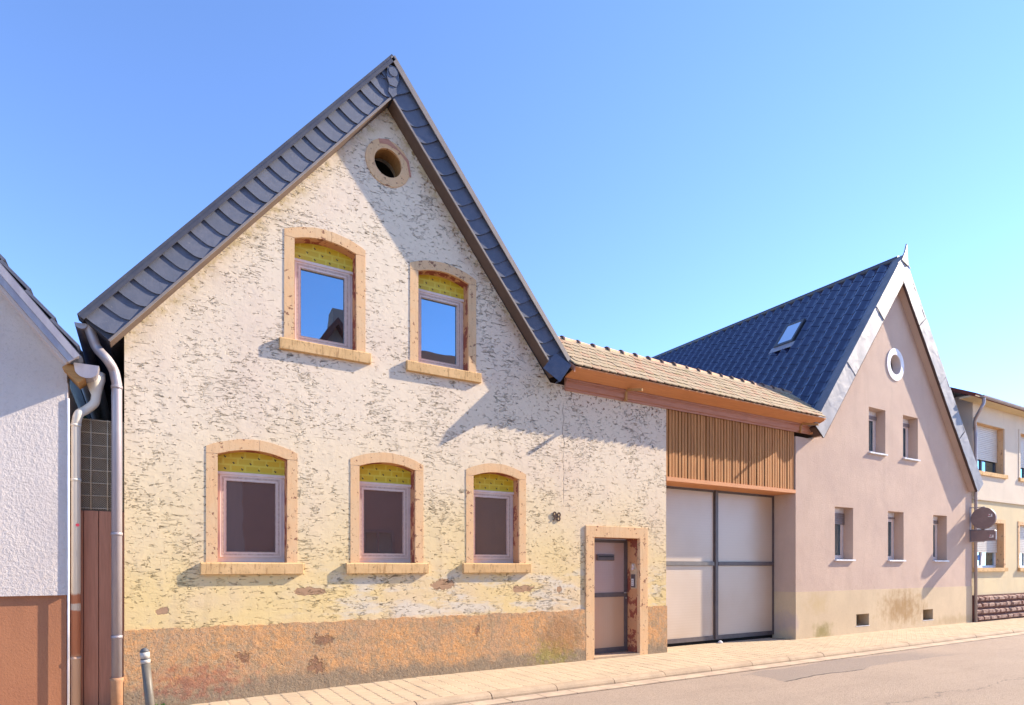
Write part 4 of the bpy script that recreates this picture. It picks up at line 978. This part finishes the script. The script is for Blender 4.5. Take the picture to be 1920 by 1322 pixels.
# roof, eave and gutter
m = MB(); m.prism([(-.42, 6.37), (4.6, 8.9), (9.7, 6.37), (9.6, 6.28), (4.6, 8.78), (-.38, 6.28)], [], 19.6, 33.2, lambda a, b, c: (c, a, b)); m.build('roof', 'red_clay_tile', cream)
MB().box(19.62, 33, -.40, .0, 6.30, 6.345).build('eave_soffit', 'cream_yellow_stucco', cream)
m = MB(); k = 8; prof = [(-.43 + .065 * math.cos(math.pi + math.pi * i / k), 6.35 + .065 * math.sin(math.pi + math.pi * i / k)) for i in range(k + 1)]
m.prism(prof, [], 19.9, 33.2, lambda a, b, c: (c, a, b)); cg = m.build('gutter', 'zinc_pipe', cream)
m = MB(); m.tube(bez([(20.02, -.43, 6.29), (20.02, -.43, 6.15), (19.96, -.38, 5.98), (20.2, -.15, 5.75), (20.42, -.07, 5.55), (20.45, -.065, 5.3)], 6) + [(20.45, -.065, 0.0)], .042, 12); m.build('downpipe', 'zinc_pipe', cream)

# ------------------------------------------------------------------ 5: white house on the left
wh = thing('street_house', 'white stucco house with terracotta plinth cut off at left edge', 'house')
WS = 1.235; WX = -.602; WZ = 3.84
def linew(x): return WZ - WS * (x - WX)
LX = -4.0
m = MB(); m.prism([(LX * 1.8, 1.283), (-.735, 1.283), (-.735, 3.775), (LX, 3.775 + WS * (-.735 - LX)), (LX * 1.8, 4.0)], [], 0, .3); m.box(-1.1, -.735, .3, 9, 1.283, 3.6)
m.build('wall', 'white_stucco', wh)
MB().box(-.7352, -.726, -.004, 9, 1.285, 3.62).build('corner_bead', 'white_smooth_render', wh)
MB().box(LX * 1.8, -.745, .042, 9, -.2, 1.282).build('plinth', 'terracotta_plinth_paint', wh)
wd = Vector((1, 0, -WS)).normalized(); wn = Vector((-WS, 0, -1)).normalized()
Lw = (WX - LX) * math.hypot(1, WS)
def wf(mb): # local x down the slope from ridge, y toward street, z outward
    ex = wd; ez = Vector((WS, 0, 1)).normalized(); p = Vector((LX, 0, linew(LX)))
    mb.v = [tuple(p + ex * a + Vector((0, -1, 0)) * b + ez * c) for a, b, c in mb.v]
    return mb
def wbox(a0, a1, y0, y1, z0, z1):
    m = MB(); m.obox((a0, y0, z0), (a1 - a0, 0, 0), (0, y1 - y0, 0), (0, 0, z1 - z0)); m.f = [f[::-1] for f in m.f]; return wf(m)
wbox(0, Lw, -9, .30, -.10, -.02).build('roof', 'roof_slate_field', wh)
wbox(0, Lw, -9, .26, -.018, .03).build('roof_covering', 'dark_slate', wh)
wbox(0, Lw, .27, .335, -.115, .0).build('verge_board', 'zinc_pipe', wh)
wbox(0, Lw, .335, .35, -.055, .012).build('verge_cap', 'zinc_pipe', wh)
wbox(0, Lw - .02, .0, .27, -.145, -.105).build('verge_soffit', 'white_smooth_render', wh)
tx = MB().box(0, .30, 0, .02, 0, 1).mesh('verge_tile', 'red_clay_tile')
for i in range(16):
    a = i * .33; m = MB(); m.obox((a, .02, .03), (.34, 0, .0), (0, .24, 0), (0, 0, .03)); m.v = [(x, y, z + (.03 if x > a + .1 else 0)) for x, y, z in m.v]; m.f = [f[::-1] for f in m.f]; wf(m).build('verge_tile', 'dark_slate', wh)
# box gutter end with funnel
m = MB(); k = 10; gx0, gx1, gzz = -.66, -.43, 3.80
prof = [(gx0, gzz + .0), (gx0 + .01, gzz - .06)] + [((gx0 + gx1) / 2 + .105 * math.cos(math.pi + math.pi * i / k), gzz - .06 + .09 * math.sin(math.pi + math.pi * i / k)) for i in range(1, k)] + [(gx1 - .01, gzz - .06), (gx1, gzz)]
m.prism(prof, [], -.22, 9); gt = m.build('gutter', 'zinc_pipe', wh)
fp = [(-.485, .04, 3.78), (-.48, .04, 3.70), (-.475, .04, 3.61)] + bez([(-.47, .04, 3.53), (-.49, .05, 3.44), (-.57, .07, 3.36), (-.63, .04, 3.30), (-.660, .06, 3.18)], 6) + [(-.660, .06, -.1)]
m = MB(); m.tube(fp, [.10, .098, .068] + [.047] * (len(fp) - 3), 16); wdp = m.build('downpipe', 'painted_pipe', wh)
for z in (3.16, 2.55, .56): MB().tube([(-.660, .06, z), (-.660, .06, z + .03)], .052, 14).build('pipe_collar', 'painted_pipe', wdp)
MB().prism(circle(-.640, 2.06, .018, 10), [], .008, .0095).build('sticker', 'sticker_red', wdp)
MB().tube([(-.722, -.01, 3.45), (-.722, -.012, .0)], .011, 8).build('cable_duct', 'white_trim_paint', wh)
MB().obox((-.76, -.2, 3.74), (.14, 0, -.15), (0, .3, 0), (.07, 0, .07)).build('rafter_end', 'raw_timber', wh)

# ------------------------------------------------------------------ 6: passage door between the houses
sg = thing('side_gate', 'narrow reddish plank door with wire mesh above in gap between two downpipes', 'gate')
edges = [-.735, -.60, -.455, -.31, -.20]
for i in range(4): MB().box(edges[i] + .003, edges[i + 1] - .003, .20, .225, -.1, 2.24).build('plank', 'red_brown_plank', sg, bevel=.004)
MB().box(-.735, -.2, .226, .24, -.1, 2.24).build('plank_backing', 'dark_brown_timber', sg)
ms = MB()
for zz in [2.27 + .145 * i for i in range(8)]: ms.tube([(-.735, .215, zz), (-.2, .215, zz)], .006, 4)
for xx in (-.70, -.53, -.37, -.22): ms.tube([(xx, .215, 2.25), (xx, .215, 3.30)], .007, 4)
ms.build('wire_grid', 'rusty_wire', sg)
ms = MB()
k = -.735 - 1.1
while k < -.2:
    for s in (1, -1):
        pts = [(x, 2.25 + (x - k) if s > 0 else 3.30 - (x - k)) for x in (max(k, -.735), min(k + 1.05, -.2))]
        if pts[1][0] > pts[0][0]:
            ms.tube([(pts[0][0], .225, pts[0][1]), (pts[1][0], .225, pts[1][1])], .0016, 3, False)
    k += .024
mo = ms.build('fine_mesh', 'rusty_wire', sg); mo['kind'] = 'stuff'
simple('weathered_brown_board', (0.30, 0.215, 0.14), (0.24, 0.17, 0.11), 4)
MB().box(-.735, -.2, .26, .28, 2.2, 3.30).build('screen_backing', 'weathered_brown_board', sg)
shed = thing('shed', 'dark brown and green shed end glimpsed through gap above mesh', 'shed')
m = MB(); m.prism([(-2.2, 0), (.1, 0), (.1, 3.95), (-2.2, 3.95)], [], 3.0, 5.0); m.build('wall', 'green_paint', shed)
m = MB(); m.prism([(-2.4, 6.7), (-.42, 4.15), (-.2, 3.86), (-.2, 4.15), (-.1, 4.15), (-.1, 3.95), (-2.4, 3.95)], [], 2.7, 5.2) if False else m
m = MB(); m.prism([(-.95, 4.95), (-.95, 4.15), (-.1, 3.55), (-.1, 3.92)], [], 2.6, 5.2); m.build('roof', 'dark_brown_timber', shed)

# ------------------------------------------------------------------ 7: signs
def sign(kind, zc, h, label):
    t = thing('hanging_sign', label, 'sign', 'signs on the pink house corner'); xs = 20.27
    if kind == 'round':
        m = MB(); m.prism(circle(-.33, zc, .30, 40, .305), [], xs - .035, xs + .035, lambda a, b, c: (c, a, b))
    else:
        m = MB(); m.prism([(-.03, zc - h / 2), (-.03, zc + h / 2), (-.60, zc + h / 2), (-.63, zc + h / 2 - .03), (-.63, zc - h / 2 + .03), (-.60, zc - h / 2)], [], xs - .035, xs + .035, lambda a, b, c: (c, a, b))
    m.build('sign_box', 'sign_face', t)
    m = MB()
    for zz in (zc - h / 2 - .012, zc + h / 2 + .012): m.box(xs - .012, xs + .012, -.36, .0, zz - .012, zz + .012)
    m.box(xs - .03, xs + .03, -.008, -.0005, zc - h / 2 - .03, zc + h / 2 + .03); m.build('bracket', 'zinc_pipe', t)
    yo, zo = (-.50, zc + .03) if kind == 'round' else (-.53, zc - .06)
    for (a, b, c, d, mt) in ((-.05, .05, .0, .022, 'sign_white'), (.02, .05, .022, .075, 'sign_white'), (-.05, -.02, .03, .06, 'sign_rose'), (-.035, .0, .055, .078, 'sign_white')):
        m = MB(); m.box(xs - .038, xs - .0355, yo - b, yo - a, zo + c, zo + d); m.build('logo_mark', mt, t)
sign('round', 2.955, .61, 'round dark sign with small white mark, on bracket by cream house')
sign('rect', 2.465, .30, 'rectangular dark sign with small white mark, below the round one')

# ------------------------------------------------------------------ 8: bollard, weed
bo = thing('bollard', 'leaning grey bollard with white bands and dark cap by plinth', 'bollard')
p0, p1 = Vector((.075, -1.3, -.12)), Vector((-.004, -1.3, .80)); dv = (p1 - p0)
def bp(t): return p0 + dv * t
MB().tube([bp(0), bp(.835)], .040, 18).build('post', 'post_grey', bo)
MB().tube([bp(.835), bp(.875)], .042, 18).build('reflective_band', 'post_white_band', bo)
MB().tube([bp(.875), bp(.89)], .0405, 18).build('groove', 'cap_grey', bo)
MB().tube([bp(.89), bp(.955)], .042, 18).build('reflective_band', 'post_white_band', bo)
MB().tube([bp(.955), bp(.975), bp(.99), bp(1.0)], [.042, .038, .026, .01], 18).build('cap', 'cap_grey', bo)
wm = MB(); rr = random.Random(3)
for i in range(42):
    a = rr.uniform(0, 6.28); l = rr.uniform(.03, .085); el = rr.uniform(.2, 1.2); b = Vector((.11 + rr.uniform(-.1, .09), -.07 + rr.uniform(-.05, .035), -.07))
    d = Vector((math.cos(a) * math.cos(el), math.sin(a) * math.cos(el), math.sin(el))); s = d.cross(Vector((0, 0, 1))).normalized() * l * .28
    wm.add([b, b + d * l * .5 + s, b + d * l, b + d * l * .5 - s], [(0, 1, 2, 3)])
tag(wm.build('weed', 'weed_leaf'), 'small green weed at foot of house corner behind the bollard', 'weed')

# ------------------------------------------------------------------ 9: houses across the street (seen mirrored in the windows, and they return light)
def street_house(x0, x1, kind, wmat, label, eave, ridge, group='houses across the street'):
    t = thing('street_house', label, 'house', group); y0, y1 = -9.25, -17.5
    if kind == 'gable':
        xm = (x0 + x1) / 2
        MB().prism([(x0, -.1), (x1, -.1), (x1, eave), (xm, ridge - .2), (x0, eave)], [], y1, y0).build('wall', wmat, t)
        m = MB(); m.prism([(x0 - .3, eave - .15), (x0 - .3, eave - .4), (xm, ridge - .25), (x1 + .3, eave - .4), (x1 + .3, eave - .15), (xm, ridge)], [], y1 - .2, y0 + .25)
        r_ = m.build('roof', 'red_clay_tile', t)
        MB().box(xm + .15, xm + .75, y0 - 1.6, y0 - 1.0, ridge - 1.0, ridge + .75).build('chimney', 'brownish_pink_street_render', r_)
    else:
        MB().box(x0, x1, y1, y0, -.1, eave).build('wall', wmat, t)
        m = MB(); ym = (y0 + y1) / 2; m.prism([(y0 + .35, eave - .2), (ym, ridge), (y1 - .35, eave - .2), (y1 - .35, eave - .05), (ym, ridge + .18), (y0 + .35, eave - .05)], [], x0 - .1, x1 + .1, lambda a, b, c: (c, a, b))
        r_ = m.build('roof', 'red_clay_tile', t)
        MB().box(x1 - 2, x1 - 1.4, ym - .3, ym + .3, ridge - .5, ridge + 1.0).build('chimney', 'brownish_pink_street_render', r_)
    nw = max(1, int((x1 - x0) / 2.2)); st = (x1 - x0) / nw
    for i in range(nw):
        cx = x0 + st * (i + .5)
        for z in ((1.3, 4.0) if eave > 5 else (1.3,)):
            f = MB().prism(rect(cx - .5, cx + .5, z, z + 1.4), [rect(cx - .4, cx - .03, z + .1, z + 1.3), rect(cx + .03, cx + .4, z + .1, z + 1.3)], y0, y0 + .04).build('window', 'grey_shutter', t)
            MB().box(cx - .42, cx + .42, y0 + .005, y0 + .012, z + .08, z + 1.32).build('pane', 'window_glass', f)
    return t
street_house(2.3, 7.3, 'gable', 'brownish_pink_street_render', 'narrow gabled house mirrored in left upper window', 5.2, 8.8)
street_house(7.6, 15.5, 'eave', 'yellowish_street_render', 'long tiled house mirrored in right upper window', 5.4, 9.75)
